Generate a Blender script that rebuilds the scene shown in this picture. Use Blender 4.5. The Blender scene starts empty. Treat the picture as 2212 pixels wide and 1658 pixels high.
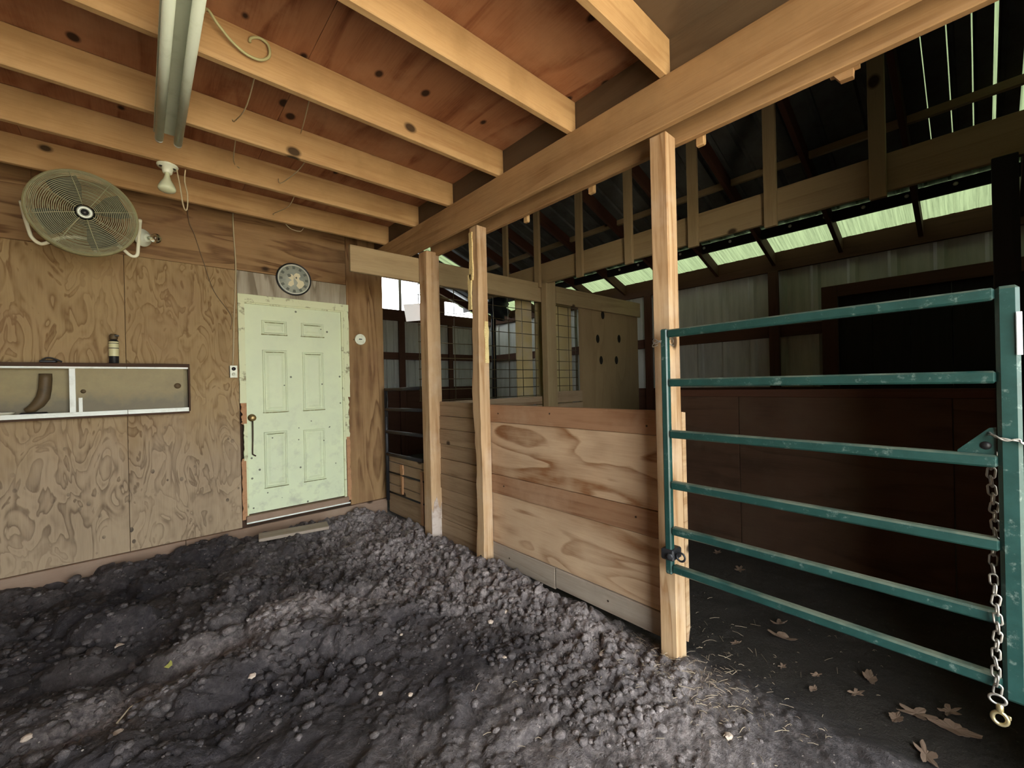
import bpy, bmesh, math, random
import numpy as np
from mathutils import Vector, Matrix

random.seed(7)
S = bpy.context.scene
COL = S.collection
PI = math.pi

# ------------------------------------------------------------------ camera, sky, light, exposure
CAM_YAW, CAM_ROLL, CAM_F = 0.72915, -0.023033, 897.8
cam_d = bpy.data.cameras.new('camera')
cam_d.sensor_fit = 'HORIZONTAL'
cam_d.sensor_width = 36.0
cam_d.lens = 36.0 * CAM_F / 2212.0
cam_d.clip_start = 0.02
cam = bpy.data.objects.new('camera', cam_d)
COL.objects.link(cam)
_F = Vector((math.sin(CAM_YAW), math.cos(CAM_YAW), -0.00046)).normalized()
_R = Vector((math.cos(CAM_YAW), -math.sin(CAM_YAW), 0))
_U = _R.cross(_F)
_c, _s = math.cos(CAM_ROLL), math.sin(CAM_ROLL)
_R2 = _R * _c + _U * _s
_U2 = _U * _c - _R * _s
cam.matrix_world = Matrix(((_R2.x, _U2.x, -_F.x, 0), (_R2.y, _U2.y, -_F.y, 0),
                           (_R2.z, _U2.z, -_F.z, 1.45), (0, 0, 0, 1)))
S.camera = cam

world = bpy.data.worlds.new('sky')
S.world = world
world.use_nodes = True
_bg = world.node_tree.nodes['Background']
_bg.inputs['Color'].default_value = (0.93, 1.0, 1.0, 1)
_bg.inputs['Strength'].default_value = 7.0

S.view_settings.view_transform = 'Standard'
S.view_settings.look = 'None'
S.view_settings.gamma = 1.0
S.view_settings.use_curve_mapping = False
S.view_settings.exposure = 1.1
try:
    S.cycles.use_denoising = True
    S.cycles.max_bounces = 10
    S.cycles.diffuse_bounces = 6
    S.cycles.transmission_bounces = 8
    S.cycles.sample_clamp_indirect = 6.0
except Exception:
    pass


def area_light(name, loc, rot, sx, sy, power, color, portal=False):
    d = bpy.data.lights.new(name, 'AREA')
    d.shape = 'RECTANGLE'
    d.size = sx
    d.size_y = sy
    d.energy = power
    d.color = color
    o = bpy.data.objects.new(name, d)
    o.location = loc
    o.rotation_euler = rot
    COL.objects.link(o)
    if portal:
        d.cycles.is_portal = True
    return o


sun_d = bpy.data.lights.new('sun', 'SUN')
sun_d.energy = 12.0
sun_d.angle = 0.02
sun_d.color = (1.0, 0.95, 0.80)
sun = bpy.data.objects.new('sun', sun_d)
sun.rotation_euler = (0, math.radians(-36), 0)
COL.objects.link(sun)

# daylight enters through the open front of the pen (behind the camera) and a window in the far wall
OPEN_X0, OPEN_X1, OPEN_Y, OPEN_Z = -0.6, 1.98, -1.6, 2.85
area_light('front_opening_daylight', ((OPEN_X0 + OPEN_X1) / 2, OPEN_Y - 0.02, OPEN_Z / 2), (PI / 2, 0, PI),
           OPEN_X1 - OPEN_X0, OPEN_Z, 1, (1, 1, 1), portal=True)

# ------------------------------------------------------------------ helpers
WM = {}


def wm(o):
    return WM.get(o.name, Matrix.Identity(4))


def setw(o, M, parent=None):
    WM[o.name] = M.copy()
    if parent is not None:
        o.parent = parent
        o.matrix_local = wm(parent).inverted() @ M
    else:
        o.matrix_local = M


def T(x, y, z):
    return Matrix.Translation(Vector((x, y, z)))


def mk(name, verts, faces, mat=None, parent=None, M=None, smooth=False):
    me = bpy.data.meshes.new(name)
    me.from_pydata([tuple(v) for v in verts], [], faces)
    me.update()
    if smooth:
        me.polygons.foreach_set('use_smooth', [True] * len(me.polygons))
    if mat:
        me.materials.append(mat)
    o = bpy.data.objects.new(name, me)
    COL.objects.link(o)
    setw(o, M if M is not None else (wm(parent) if parent is not None else Matrix.Identity(4)), parent)
    return o


def mkbm(name, bm, mat=None, parent=None, M=None, smooth=False):
    me = bpy.data.meshes.new(name)
    bm.to_mesh(me)
    bm.free()
    if smooth:
        me.polygons.foreach_set('use_smooth', [True] * len(me.polygons))
    if mat:
        me.materials.append(mat)
    o = bpy.data.objects.new(name, me)
    COL.objects.link(o)
    setw(o, M if M is not None else (wm(parent) if parent is not None else Matrix.Identity(4)), parent)
    return o


def empty(name, loc, label=None, cat=None, group=None, kind=None):
    o = bpy.data.objects.new(name, None)
    o.empty_display_size = 0.05
    COL.objects.link(o)
    setw(o, T(*loc))
    tag(o, label, cat, group, kind)
    return o


def tag(o, label=None, cat=None, group=None, kind=None):
    if label:
        o['label'] = label
    if cat:
        o['category'] = cat
    if group:
        o['group'] = group
    if kind:
        o['kind'] = kind
    return o


def box_bm(sx, sy, sz, bev=0.0, c=(0, 0, 0)):
    bm = bmesh.new()
    bmesh.ops.create_cube(bm, size=1.0)
    for v in bm.verts:
        v.co = Vector((v.co.x * sx + c[0], v.co.y * sy + c[1], v.co.z * sz + c[2]))
    if bev > 0:
        bmesh.ops.bevel(bm, geom=list(bm.edges), offset=bev, segments=1, affect='EDGES', profile=0.5)
    return bm


def box(name, lo, hi, mat, parent=None, bev=0.003, grain='x'):
    """axis-aligned box; local X runs along the grain axis"""
    lo = Vector(lo)
    hi = Vector(hi)
    c = (lo + hi) / 2
    d = hi - lo
    if grain == 'x':
        Rm = Matrix.Identity(4)
        s = d
    elif grain == 'y':
        Rm = Matrix(((0, -1, 0, 0), (1, 0, 0, 0), (0, 0, 1, 0), (0, 0, 0, 1)))
        s = Vector((d.y, d.x, d.z))
    else:
        Rm = Matrix(((0, 0, -1, 0), (0, 1, 0, 0), (1, 0, 0, 0), (0, 0, 0, 1)))
        s = Vector((d.z, d.y, d.x))
    b = min(bev, 0.3 * min(s))
    return mkbm(name, box_bm(s.x, s.y, s.z, b), mat, parent, T(*c) @ Rm)


def frame_of(a, b, up):
    a = Vector(a)
    b = Vector(b)
    X = (b - a)
    L = X.length
    X.normalize()
    up = Vector(up)
    Y = up.cross(X).normalized()
    Z = X.cross(Y)
    m = (a + b) / 2
    return L, Matrix(((X.x, Y.x, Z.x, m.x), (X.y, Y.y, Z.y, m.y), (X.z, Y.z, Z.z, m.z), (0, 0, 0, 1)))


def bar(name, a, b, w, t, mat, parent=None, up=(0, 0, 1), bev=0.003):
    """board from a to b (centreline): width w towards up, thickness t"""
    L, M = frame_of(a, b, up)
    return mkbm(name, box_bm(L, t, w, bev), mat, parent, M)


def tube_bm(pts, r, n=10, closed=False, cap=True, bm=None):
    pts = [Vector(p) for p in pts]
    if bm is None:
        bm = bmesh.new()
    rings = []
    N = len(pts)
    prev = None
    for i, p in enumerate(pts):
        if closed:
            t = (pts[(i + 1) % N] - pts[i - 1]).normalized()
        else:
            t = (pts[min(i + 1, N - 1)] - pts[max(i - 1, 0)]).normalized()
        if prev is None:
            ref = Vector((0, 0, 1)) if abs(t.z) < 0.9 else Vector((1, 0, 0))
            u = t.cross(ref).normalized()
        else:
            u = (prev - t * prev.dot(t))
            if u.length < 1e-6:
                u = t.orthogonal()
            u.normalize()
        prev = u
        v = t.cross(u)
        rr = r[i] if isinstance(r, (list, tuple)) else r
        rings.append([bm.verts.new(p + (u * math.cos(2 * PI * k / n) + v * math.sin(2 * PI * k / n)) * rr) for k in range(n)])
    m = N if closed else N - 1
    for i in range(m):
        A, B = rings[i], rings[(i + 1) % N]
        for k in range(n):
            bm.faces.new((A[k], A[(k + 1) % n], B[(k + 1) % n], B[k]))
    if cap and not closed:
        bm.faces.new(rings[0][::-1])
        bm.faces.new(rings[-1])
    return bm


def tube(name, pts, r, mat, parent=None, n=10, closed=False):
    return mkbm(name, tube_bm(pts, r, n, closed), mat, parent, Matrix.Identity(4), smooth=True)


def smooth_path(pts, k=6):
    pts = [Vector(p) for p in pts]
    out = []
    for i in range(len(pts) - 1):
        p0 = pts[max(i - 1, 0)]
        p1 = pts[i]
        p2 = pts[i + 1]
        p3 = pts[min(i + 2, len(pts) - 1)]
        for j in range(k):
            t = j / k
            out.append(0.5 * ((2 * p1) + (p2 - p0) * t + (2 * p0 - 5 * p1 + 4 * p2 - p3) * t * t + (3 * p1 - p0 - 3 * p2 + p3) * t ** 3))
    out.append(pts[-1])
    return out


def lathe_bm(prof, n=24, axis_M=None):
    bm = bmesh.new()
    rings = []
    for (r, z) in prof:
        if r < 1e-6:
            rings.append([bm.verts.new((0, 0, z))])
        else:
            rings.append([bm.verts.new((r * math.cos(2 * PI * k / n), r * math.sin(2 * PI * k / n), z)) for k in range(n)])
    for i in range(len(rings) - 1):
        A, B = rings[i], rings[i + 1]
        for k in range(n):
            a0, a1 = A[k % len(A)], A[(k + 1) % len(A)]
            b0, b1 = B[k % len(B)], B[(k + 1) % len(B)]
            f = []
            for v in (a0, a1, b1, b0):
                if v not in f:
                    f.append(v)
            if len(f) >= 3:
                bm.faces.new(f)
    bmesh.ops.recalc_face_normals(bm, faces=list(bm.faces))
    return bm


def lathe(name, prof, mat, parent, M, n=24, smooth=True):
    return mkbm(name, lathe_bm(prof, n), mat, parent, M, smooth)


def axis_frame(origin, axis):
    """matrix whose local Z is axis"""
    z = Vector(axis).normalized()
    x = Vector((1, 0, 0)) if abs(z.x) < 0.9 else Vector((0, 1, 0))
    y = z.cross(x).normalized()
    x = y.cross(z)
    o = origin
    return Matrix(((x.x, y.x, z.x, o[0]), (x.y, y.y, z.y, o[1]), (x.z, y.z, z.z, o[2]), (0, 0, 0, 1)))


def prism(name, outline, depth, mat, parent, M):
    """outline in local XY, extruded along local Z by depth"""
    n = len(outline)
    v = [(x, y, 0) for x, y in outline] + [(x, y, depth) for x, y in outline]
    f = [tuple(range(n))[::-1], tuple(range(n, 2 * n))]
    f += [(i, (i + 1) % n, n + (i + 1) % n, n + i) for i in range(n)]
    return mk(name, v, f, mat, parent, M)


# ------------------------------------------------------------------ materials
class NT:
    def __init__(self, name):
        self.m = bpy.data.materials.new(name)
        self.m.use_nodes = True
        self.t = self.m.node_tree
        self.t.nodes.clear()
        self.out = self.n('ShaderNodeOutputMaterial')

    def n(self, typ, **kw):
        nd = self.t.nodes.new(typ)
        for k, v in kw.items():
            setattr(nd, k, v)
        return nd

    def put(self, sock, v):
        if isinstance(v, bpy.types.NodeSocket):
            self.t.links.new(v, sock)
        elif isinstance(v, (tuple, list)) and len(v) == 3 and sock.type == 'RGBA':
            sock.default_value = (*v, 1)
        else:
            sock.default_value = v

    def math(self, op, a, b=None, c=None, clamp=False):
        nd = self.n('ShaderNodeMath', operation=op)
        nd.use_clamp = clamp
        self.put(nd.inputs[0], a)
        if b is not None:
            self.put(nd.inputs[1], b)
        if c is not None:
            self.put(nd.inputs[2], c)
        return nd.outputs[0]

    def vmath(self, op, a, b=None):
        nd = self.n('ShaderNodeVectorMath', operation=op)
        self.put(nd.inputs[0], a)
        if b is not None:
            self.put(nd.inputs[1], b)
        return nd.outputs[0]

    def noise(self, vec, scale, detail=3.0, rough=0.5, dist=0.0):
        nd = self.n('ShaderNodeTexNoise')
        self.put(nd.inputs['Vector'], vec)
        nd.inputs['Scale'].default_value = scale
        nd.inputs['Detail'].default_value = detail
        nd.inputs['Roughness'].default_value = rough
        nd.inputs['Distortion'].default_value = dist
        return nd.outputs['Fac']

    def voro(self, vec, scale, feature='F1', out='Distance', rnd=1.0):
        nd = self.n('ShaderNodeTexVoronoi', feature=feature)
        self.put(nd.inputs['Vector'], vec)
        nd.inputs['Scale'].default_value = scale
        nd.inputs['Randomness'].default_value = rnd
        return nd.outputs[out]

    def mix(self, f, a, b, mode='MIX'):
        nd = self.n('ShaderNodeMix', data_type='RGBA', blend_type=mode)
        self.put(nd.inputs[0], f)
        self.put(nd.inputs[6], a)
        self.put(nd.inputs[7], b)
        return nd.outputs[2]

    def ramp(self, v, lo, hi):
        nd = self.n('ShaderNodeMapRange')
        nd.clamp = True
        self.put(nd.inputs[0], v)
        nd.inputs[1].default_value = lo
        nd.inputs[2].default_value = hi
        return nd.outputs[0]

    def bsdf(self, color, rough=0.7, metal=0.0, spec=0.3, bump=None, bstr=0.3, bdist=0.01):
        b = self.n('ShaderNodeBsdfPrincipled')
        self.put(b.inputs['Base Color'], color)
        self.put(b.inputs['Roughness'], rough)
        self.put(b.inputs['Metallic'], metal)
        b.inputs['Specular IOR Level'].default_value = spec
        if bump is not None:
            bn = self.n('ShaderNodeBump')
            bn.inputs['Strength'].default_value = bstr
            bn.inputs['Distance'].default_value = bdist
            self.put(bn.inputs['Height'], bump)
            self.t.links.new(bn.outputs[0], b.inputs['Normal'])
        self.t.links.new(b.outputs[0], self.out.inputs[0])
        return b

    def coord(self, rnd=True):
        tc = self.n('ShaderNodeTexCoord').outputs['Object']
        if not rnd:
            return tc
        oi = self.n('ShaderNodeObjectInfo').outputs['Random']
        cb = self.n('ShaderNodeCombineXYZ')
        self.put(cb.inputs[0], self.math('MULTIPLY', oi, 37.3))
        self.put(cb.inputs[1], self.math('MULTIPLY', oi, 53.7))
        self.put(cb.inputs[2], self.math('MULTIPLY', oi, 71.9))
        return self.vmath('ADD', tc, cb.outputs[0])


def srgb(r, g, b):
    def f(c):
        c /= 255.0
        return c / 12.92 if c <= 0.04045 else ((c + 0.055) / 1.055) ** 2.4
    return (f(r), f(g), f(b))


def wood(name, light, dark, scale=4.0, stretch=0.16, bands=7.0, contrast=0.7, knots=0.0, knot_scale=2.5, grain=0.25,
         stain=None, stain_amt=0.0, rough=0.75, wobble=0.25, obj_var=0.25, bump=0.35, kcol=(0.03, 0.016, 0.008), foot=None, spots=0.0):
    """grain contours of a stretched noise; local X is the grain direction"""
    k = NT(name)
    P = k.coord()
    mp = k.n('ShaderNodeMapping')
    k.put(mp.inputs['Vector'], P)
    mp.inputs['Scale'].default_value = (stretch, 1, 1)
    V = mp.outputs[0]
    mp2 = k.n('ShaderNodeMapping')
    k.put(mp2.inputs['Vector'], P)
    mp2.inputs['Scale'].default_value = (0.05, 1, 1)
    g = k.noise(mp2.outputs[0], 110.0, 3.0, 0.65)
    h = k.noise(V, scale, 2.2, 0.42, wobble)
    h = k.math('ADD', k.math('MULTIPLY', h, bands), k.math('MULTIPLY', g, 0.22))
    t = k.math('FRACT', h)
    w = k.math('MULTIPLY', k.math('POWER', t, 2.4), k.ramp(t, 1.0, 0.88))
    mask = k.math('MULTIPLY_ADD', k.ramp(k.noise(P, 2.3, 3.0, 0.6), 0.32, 0.62), 0.8, 0.2)
    f = k.math('MULTIPLY', k.math('MULTIPLY', w, mask), contrast * 1.7)
    broad = k.noise(V, scale * 0.55, 3.0, 0.6, 0.4)
    f = k.math('ADD', f, k.math('MULTIPLY', k.ramp(broad, 0.45, 0.75), contrast * 0.45))
    f = k.math('ADD', f, k.math('MULTIPLY', k.math('SUBTRACT', g, 0.5), grain * 2.6), clamp=True)
    c = k.mix(f, light, dark)
    tone = k.ramp(k.noise(P, 1.1, 5.0, 0.62), 0.25, 0.75)
    c = k.mix(k.math('MULTIPLY', tone, 0.3), c, tuple(x * 0.55 for x in dark))
    if obj_var:
        oi = k.n('ShaderNodeObjectInfo').outputs['Random']
        c = k.mix(k.math('MULTIPLY', oi, obj_var), c, tuple(x * 0.72 for x in light), 'MIX')
    # flat coordinate on the broad faces: (x, y + z)
    sx = k.n('ShaderNodeSeparateXYZ')
    k.put(sx.inputs[0], P)
    cb = k.n('ShaderNodeCombineXYZ')
    k.put(cb.inputs[0], k.math('MULTIPLY', sx.outputs[0], 0.7))
    k.put(cb.inputs[1], k.math('ADD', sx.outputs[1], sx.outputs[2]))
    FL = cb.outputs[0]

    def dots(vec, sc, share, r0, r1):
        vn = k.n('ShaderNodeTexVoronoi', feature='F1')
        vn.voronoi_dimensions = '2D'
        k.put(vn.inputs['Vector'], vec)
        vn.inputs['Scale'].default_value = sc
        pick = k.n('ShaderNodeSeparateColor')
        k.put(pick.inputs[0], vn.outputs['Color'])
        rad = k.math('MULTIPLY_ADD', pick.outputs[1], r1 - r0, r0)
        kf = k.ramp(k.math('SUBTRACT', vn.outputs['Distance'], rad), 0.03, -0.01)
        return k.math('MULTIPLY', kf, k.math('LESS_THAN', pick.outputs[0], share))
    if stain is not None:
        sf = k.ramp(k.noise(P, 2.6, 6.0, 0.62), 0.48, 0.68)
        c = k.mix(k.math('MULTIPLY', sf, stain_amt), c, stain)
    if knots > 0:
        c = k.mix(k.math('MULTIPLY', dots(FL, knot_scale, knots, 0.03, 0.085), 0.92), c, kcol)
    if foot is not None:
        fx = k.n('ShaderNodeSeparateXYZ')
        k.put(fx.inputs[0], k.n('ShaderNodeTexCoord').outputs['Object'])
        ff = k.ramp(k.math('ADD', fx.outputs[0], k.math('MULTIPLY', k.math('SUBTRACT', broad, 0.5), 0.9)), foot[1], foot[2])
        c = k.mix(k.math('MULTIPLY', ff, foot[3]), c, k.mix(f, foot[0], tuple(x * 0.45 for x in foot[0])))
        if spots:
            clus = k.ramp(k.noise(P, 3.0, 3.0, 0.6), 0.5, 0.62)
            c = k.mix(k.math('MULTIPLY', k.math('MULTIPLY', dots(FL, 16.0, 0.5, 0.05, 0.22), clus), k.math('MULTIPLY', ff, spots)), c, (0.05, 0.038, 0.03))
    k.bsdf(c, rough, 0, 0.2, k.math('ADD', k.math('MULTIPLY', f, -1.0), k.math('MULTIPLY', g, 0.5)), bump, 0.002)
    return k.m


M_JOIST = wood('joist_lumber', (0.58, 0.375, 0.185), (0.36, 0.19, 0.08), 6.5, 0.05, 4, 0.62, 0.3, 2.6, 0.36, obj_var=0.15, stain=(0.36, 0.215, 0.095), stain_amt=0.65)
M_BEAM = wood('beam_lumber', (0.46, 0.28, 0.14), (0.25, 0.13, 0.055), 6.5, 0.05, 5, 0.6, 0.0, 2.2, 0.4, obj_var=0.2, stain=(0.24, 0.14, 0.065), stain_amt=0.5)
M_POST = wood('post_lumber', (0.60, 0.41, 0.24), (0.31, 0.16, 0.068), 10.0, 0.05, 5, 0.75, 0.25, 3.0, 0.42, obj_var=0.2, stain=(0.62, 0.50, 0.40), stain_amt=0.4)
M_CEIL = wood('ceiling_plywood', (0.42, 0.195, 0.10), (0.18, 0.058, 0.024), 3.0, 0.2, 5, 0.75, 0.6, 3.2, 0.3, stain=(0.46, 0.25, 0.14), stain_amt=0.6, obj_var=0.2, kcol=(0.015, 0.006, 0.005))
M_CEILGREY = wood('grey_ceiling_plywood', (0.16, 0.11, 0.07), (0.08, 0.05, 0.03), 2.4, 0.3, 5, 0.5, 0, 2, 0.3)
M_WALL = wood('wall_plywood', (0.39, 0.27, 0.135), (0.185, 0.105, 0.043), 7.0, 0.40, 5, 0.78, 0.0, 2.2, 0.22, stain=(0.29, 0.18, 0.10), stain_amt=0.35, obj_var=0.08, wobble=1.6,
              foot=((0.37, 0.285, 0.21), 0.12, -0.5, 0.65), spots=0.9)
M_WALLTOP = wood('upper_wall_plywood', (0.36, 0.22, 0.105), (0.135, 0.068, 0.028), 5.5, 0.11, 6, 0.9, 0.1, 2, 0.25, stain=(0.22, 0.115, 0.06), stain_amt=0.5, obj_var=0.15, wobble=0.7)
M_GREYPLY = wood('weathered_plywood', (0.46, 0.41, 0.32), (0.19, 0.15, 0.10), 5.5, 0.12, 5, 0.9, 0, 2, 0.4)
M_PANEL = wood('stall_plywood', (0.62, 0.44, 0.29), (0.25, 0.115, 0.05), 3.2, 0.26, 5, 0.95, 0.1, 1.8, 0.2, stain=(0.44, 0.31, 0.21), stain_amt=0.45, obj_var=0.1, wobble=1.0)
M_BAND = wood('stall_board', (0.38, 0.21, 0.12), (0.19, 0.085, 0.04), 6, 0.06, 5, 0.6, 0.0, 2.5, 0.36, obj_var=0.15, stain=(0.48, 0.32, 0.21), stain_amt=0.5)
M_GREYBOARD = wood('muddy_board', (0.40, 0.33, 0.27), (0.23, 0.17, 0.13), 6, 0.06, 5, 0.5, 0.1, 2.5, 0.4, obj_var=0.1, stain=(0.2, 0.16, 0.13), stain_amt=0.5)
M_OLDBOARD = wood('old_stall_board', (0.40, 0.28, 0.18), (0.18, 0.105, 0.055), 6, 0.06, 5, 0.65, 0.2, 2.5, 0.38, obj_var=0.35)
M_SILL = wood('sill_board', (0.30, 0.20, 0.145), (0.18, 0.11, 0.07), 5, 0.05, 5, 0.4, 0.15, 2.5, 0.3, stain=(0.36, 0.27, 0.2), stain_amt=0.5)
M_REDDARK = wood('dark_red_framing', (0.085, 0.036, 0.022), (0.045, 0.018, 0.011), 6, 0.06, 5, 0.5, 0, 2.5, 0.3, obj_var=0.3)
M_DARKPLY = wood('dark_plywood', (0.085, 0.045, 0.027), (0.04, 0.02, 0.013), 3.0, 0.25, 5, 0.6, 0, 2.5, 0.3, stain=(0.085, 0.055, 0.036), stain_amt=0.6)
M_CHORD = wood('chord_lumber', (0.40, 0.295, 0.165), (0.23, 0.15, 0.075), 5, 0.05, 5, 0.5, 0.2, 2.5, 0.3, obj_var=0.2)
M_MIDPLY = wood('crosswall_plywood', (0.34, 0.235, 0.13), (0.20, 0.125, 0.06), 3, 0.2, 5, 0.4, 0, 2.5, 0.3)
M_PALEPLY = wood('pale_plywood', (0.50, 0.40, 0.20), (0.36, 0.27, 0.12), 3, 0.2, 5, 0.35, 0, 2.5, 0.2, stain=(0.42, 0.36, 0.30), stain_amt=0.6)
M_BLACKWOOD = wood('blackened_wood', (0.02, 0.016, 0.016), (0.01, 0.008, 0.008), 6, 0.06, 5, 0.5, 0, 2.5, 0.3)


def plain(name, col, rough=0.6, metal=0.0, spec=0.4, dirt=None, dirt_amt=0.0, dscale=14.0, bump=0.0, lo=0.52, hi=0.7):
    k = NT(name)
    c = col
    b = None
    if dirt is not None:
        P = k.coord()
        nf = k.noise(P, dscale, 5.0, 0.65)
        c = k.mix(k.math('MULTIPLY', k.ramp(nf, lo, hi), dirt_amt), col, dirt)
        b = nf if bump else None
    k.bsdf(c, rough, metal, spec, b, bump or 0.1, 0.002)
    return k.m


def door_paint():
    k = NT('door_paint')
    P = k.coord(False)
    base = k.mix(k.ramp(k.noise(P, 3.0, 4, 0.6), 0.3, 0.7), (0.66, 0.73, 0.49), (0.60, 0.66, 0.47))
    sep = k.n('ShaderNodeSeparateXYZ')
    k.put(sep.inputs[0], P)
    # mud splashes: many near the foot of the door, few above
    low = k.ramp(sep.outputs[2], 0.3, -1.0)
    vn = k.n('ShaderNodeTexVoronoi', feature='F1')
    k.put(vn.inputs['Vector'], P)
    vn.inputs['Scale'].default_value = 17.0
    pc = k.n('ShaderNodeSeparateColor')
    k.put(pc.inputs[0], vn.outputs['Color'])
    spot = k.math('MULTIPLY', k.math('LESS_THAN', vn.outputs['Distance'], k.math('MULTIPLY_ADD', pc.outputs[1], 0.16, 0.06)),
                  k.math('LESS_THAN', pc.outputs[0], k.math('MULTIPLY_ADD', low, 0.30, 0.045)))
    film = k.math('MULTIPLY', k.ramp(k.noise(P, 9.0, 6, 0.7), 0.5, 0.75), k.math('MULTIPLY_ADD', low, 0.5, 0.08))
    c = k.mix(film, base, (0.30, 0.30, 0.26))
    c = k.mix(k.math('MULTIPLY', spot, 0.85), c, (0.06, 0.06, 0.045))
    k.bsdf(c, 0.5, 0, 0.3)
    return k.m


M_DOOR = door_paint()
M_TRIMPAINT = plain('cream_trim_paint', (0.64, 0.67, 0.43), 0.6, dirt=(0.16, 0.13, 0.06), dirt_amt=0.8, dscale=11, lo=0.56, hi=0.66)
M_RAWTRIM = plain('chewed_bare_trim', (0.42, 0.22, 0.11), 0.8, dirt=(0.25, 0.12, 0.06), dirt_amt=0.8, dscale=20)
M_WHITEMETAL = plain('white_aluminium', (0.80, 0.83, 0.78), 0.4, 0.0, 0.4, dirt=(0.5, 0.5, 0.42), dirt_amt=0.5, dscale=9)
M_WHITEPLASTIC = plain('white_plastic', (0.72, 0.74, 0.60), 0.4, dirt=(0.4, 0.38, 0.26), dirt_amt=0.4, dscale=30)
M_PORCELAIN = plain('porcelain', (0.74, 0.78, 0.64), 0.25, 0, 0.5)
M_FROST = plain('frosted_bulb', (0.62, 0.66, 0.46), 0.2, 0, 0.5)
M_TUBE = plain('fluorescent_tube', (0.60, 0.66, 0.56), 0.35, 0, 0.4, dirt=(0.45, 0.5, 0.4), dirt_amt=0.5, dscale=12)
M_FIXTURE = plain('fixture_enamel', (0.50, 0.54, 0.44), 0.45, 0, 0.4, dirt=(0.3, 0.32, 0.24), dirt_amt=0.5, dscale=8)
M_FANWIRE = plain('dusty_fan_wire', (0.34, 0.33, 0.20), 0.55, 0.1, 0.3, dirt=(0.25, 0.22, 0.12), dirt_amt=0.7, dscale=16)
M_FANBAND = plain('dusty_fan_band', (0.34, 0.31, 0.16), 0.7, 0, 0.2, dirt=(0.2, 0.17, 0.08), dirt_amt=0.7, dscale=10)
M_FANBLADE = plain('fan_blade', (0.05, 0.054, 0.043), 0.5, 0.2, 0.4)
M_FANHUB = plain('fan_hub', (0.45, 0.48, 0.42), 0.4, 0.3, 0.4)
M_FANTUBE = plain('fan_stand_paint', (0.78, 0.76, 0.58), 0.4, 0, 0.4)
M_BLACK = plain('black_plastic', (0.012, 0.012, 0.014), 0.45, 0, 0.4)
M_DARKHOLE = plain('dark_recess', (0.02, 0.017, 0.014), 0.9, 0, 0.1)
M_BRASS = plain('worn_brass', (0.34, 0.24, 0.10), 0.4, 0.7, 0.5, dirt=(0.1, 0.07, 0.03), dirt_amt=0.7, dscale=40)
M_RUST = plain('rusty_iron', (0.07, 0.045, 0.03), 0.7, 0.5, 0.3)
M_CORD = plain('old_cord', (0.46, 0.38, 0.24), 0.6)
M_CORDGREEN = plain('yellowed_cord', (0.44, 0.42, 0.22), 0.5)
M_CORDDARK = plain('dusty_dark_wire', (0.15, 0.10, 0.06), 0.7)
M_LABELCREAM = plain('can_label', (0.62, 0.58, 0.34), 0.4)
M_SILVER = plain('zinc_chain', (0.42, 0.40, 0.37), 0.4, 0.75, 0.5, dirt=(0.12, 0.1, 0.08), dirt_amt=0.7, dscale=40)
M_DARKIRON = plain('dark_iron', (0.035, 0.035, 0.04), 0.5, 0.6, 0.4)
M_MESHWIRE = plain('wire_mesh', (0.10, 0.075, 0.035), 0.5, 0.6, 0.4)
M_TARP = plain('dark_blue_tarp', (0.02, 0.024, 0.04), 0.45, 0, 0.4)
M_CARD = plain('white_card', (0.75, 0.75, 0.80), 0.6)
M_CLOCKRIM = plain('clock_rim', (0.012, 0.012, 0.012), 0.3)
M_CLOCKFACE = plain('clock_face', (0.34, 0.36, 0.30), 0.4, dirt=(0.22, 0.26, 0.24), dirt_amt=0.8, dscale=18)
M_CLOCKRING = plain('clock_ring', (0.55, 0.56, 0.50), 0.4)
M_CLOCKFIG = plain('clock_cream_print', (0.66, 0.60, 0.40), 0.5)
M_CLOCKMARK = plain('clock_dark_print', (0.10, 0.11, 0.09), 0.5)
M_LEAF = plain('dry_leaf', (0.19, 0.125, 0.09), 0.8, dirt=(0.12, 0.08, 0.055), dirt_amt=0.7, dscale=20)
M_STRAW = plain('straw', (0.30, 0.235, 0.165), 0.8)
M_STONE = plain('pale_chip', (0.50, 0.40, 0.33), 0.8, dirt=(0.3, 0.23, 0.2), dirt_amt=0.6, dscale=30)
M_BROWNRUBBER = plain('brown_boot', (0.10, 0.065, 0.03), 0.6, dirt=(0.05, 0.035, 0.02), dirt_amt=0.7, dscale=10)
M_DISH = plain('pale_dish', (0.5, 0.48, 0.38), 0.4)


def cupboard_board():
    k = NT('dirty_sliding_board')
    P = k.coord(False)
    sep = k.n('ShaderNodeSeparateXYZ')
    k.put(sep.inputs[0], P)
    n1 = k.noise(P, 7.0, 5, 0.65)
    base = k.mix(k.ramp(n1, 0.3, 0.7), (0.31, 0.25, 0.125), (0.24, 0.19, 0.10))
    d = k.ramp(k.math('ADD', sep.outputs[2], k.math('MULTIPLY', k.math('SUBTRACT', n1, 0.5), 0.3)), 0.0, -0.1)
    c = k.mix(k.math('MULTIPLY', d, 0.75), base, (0.13, 0.115, 0.085))
    k.bsdf(c, 0.55, 0, 0.3)
    return k.m


M_SLIDE = cupboard_board()


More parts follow.
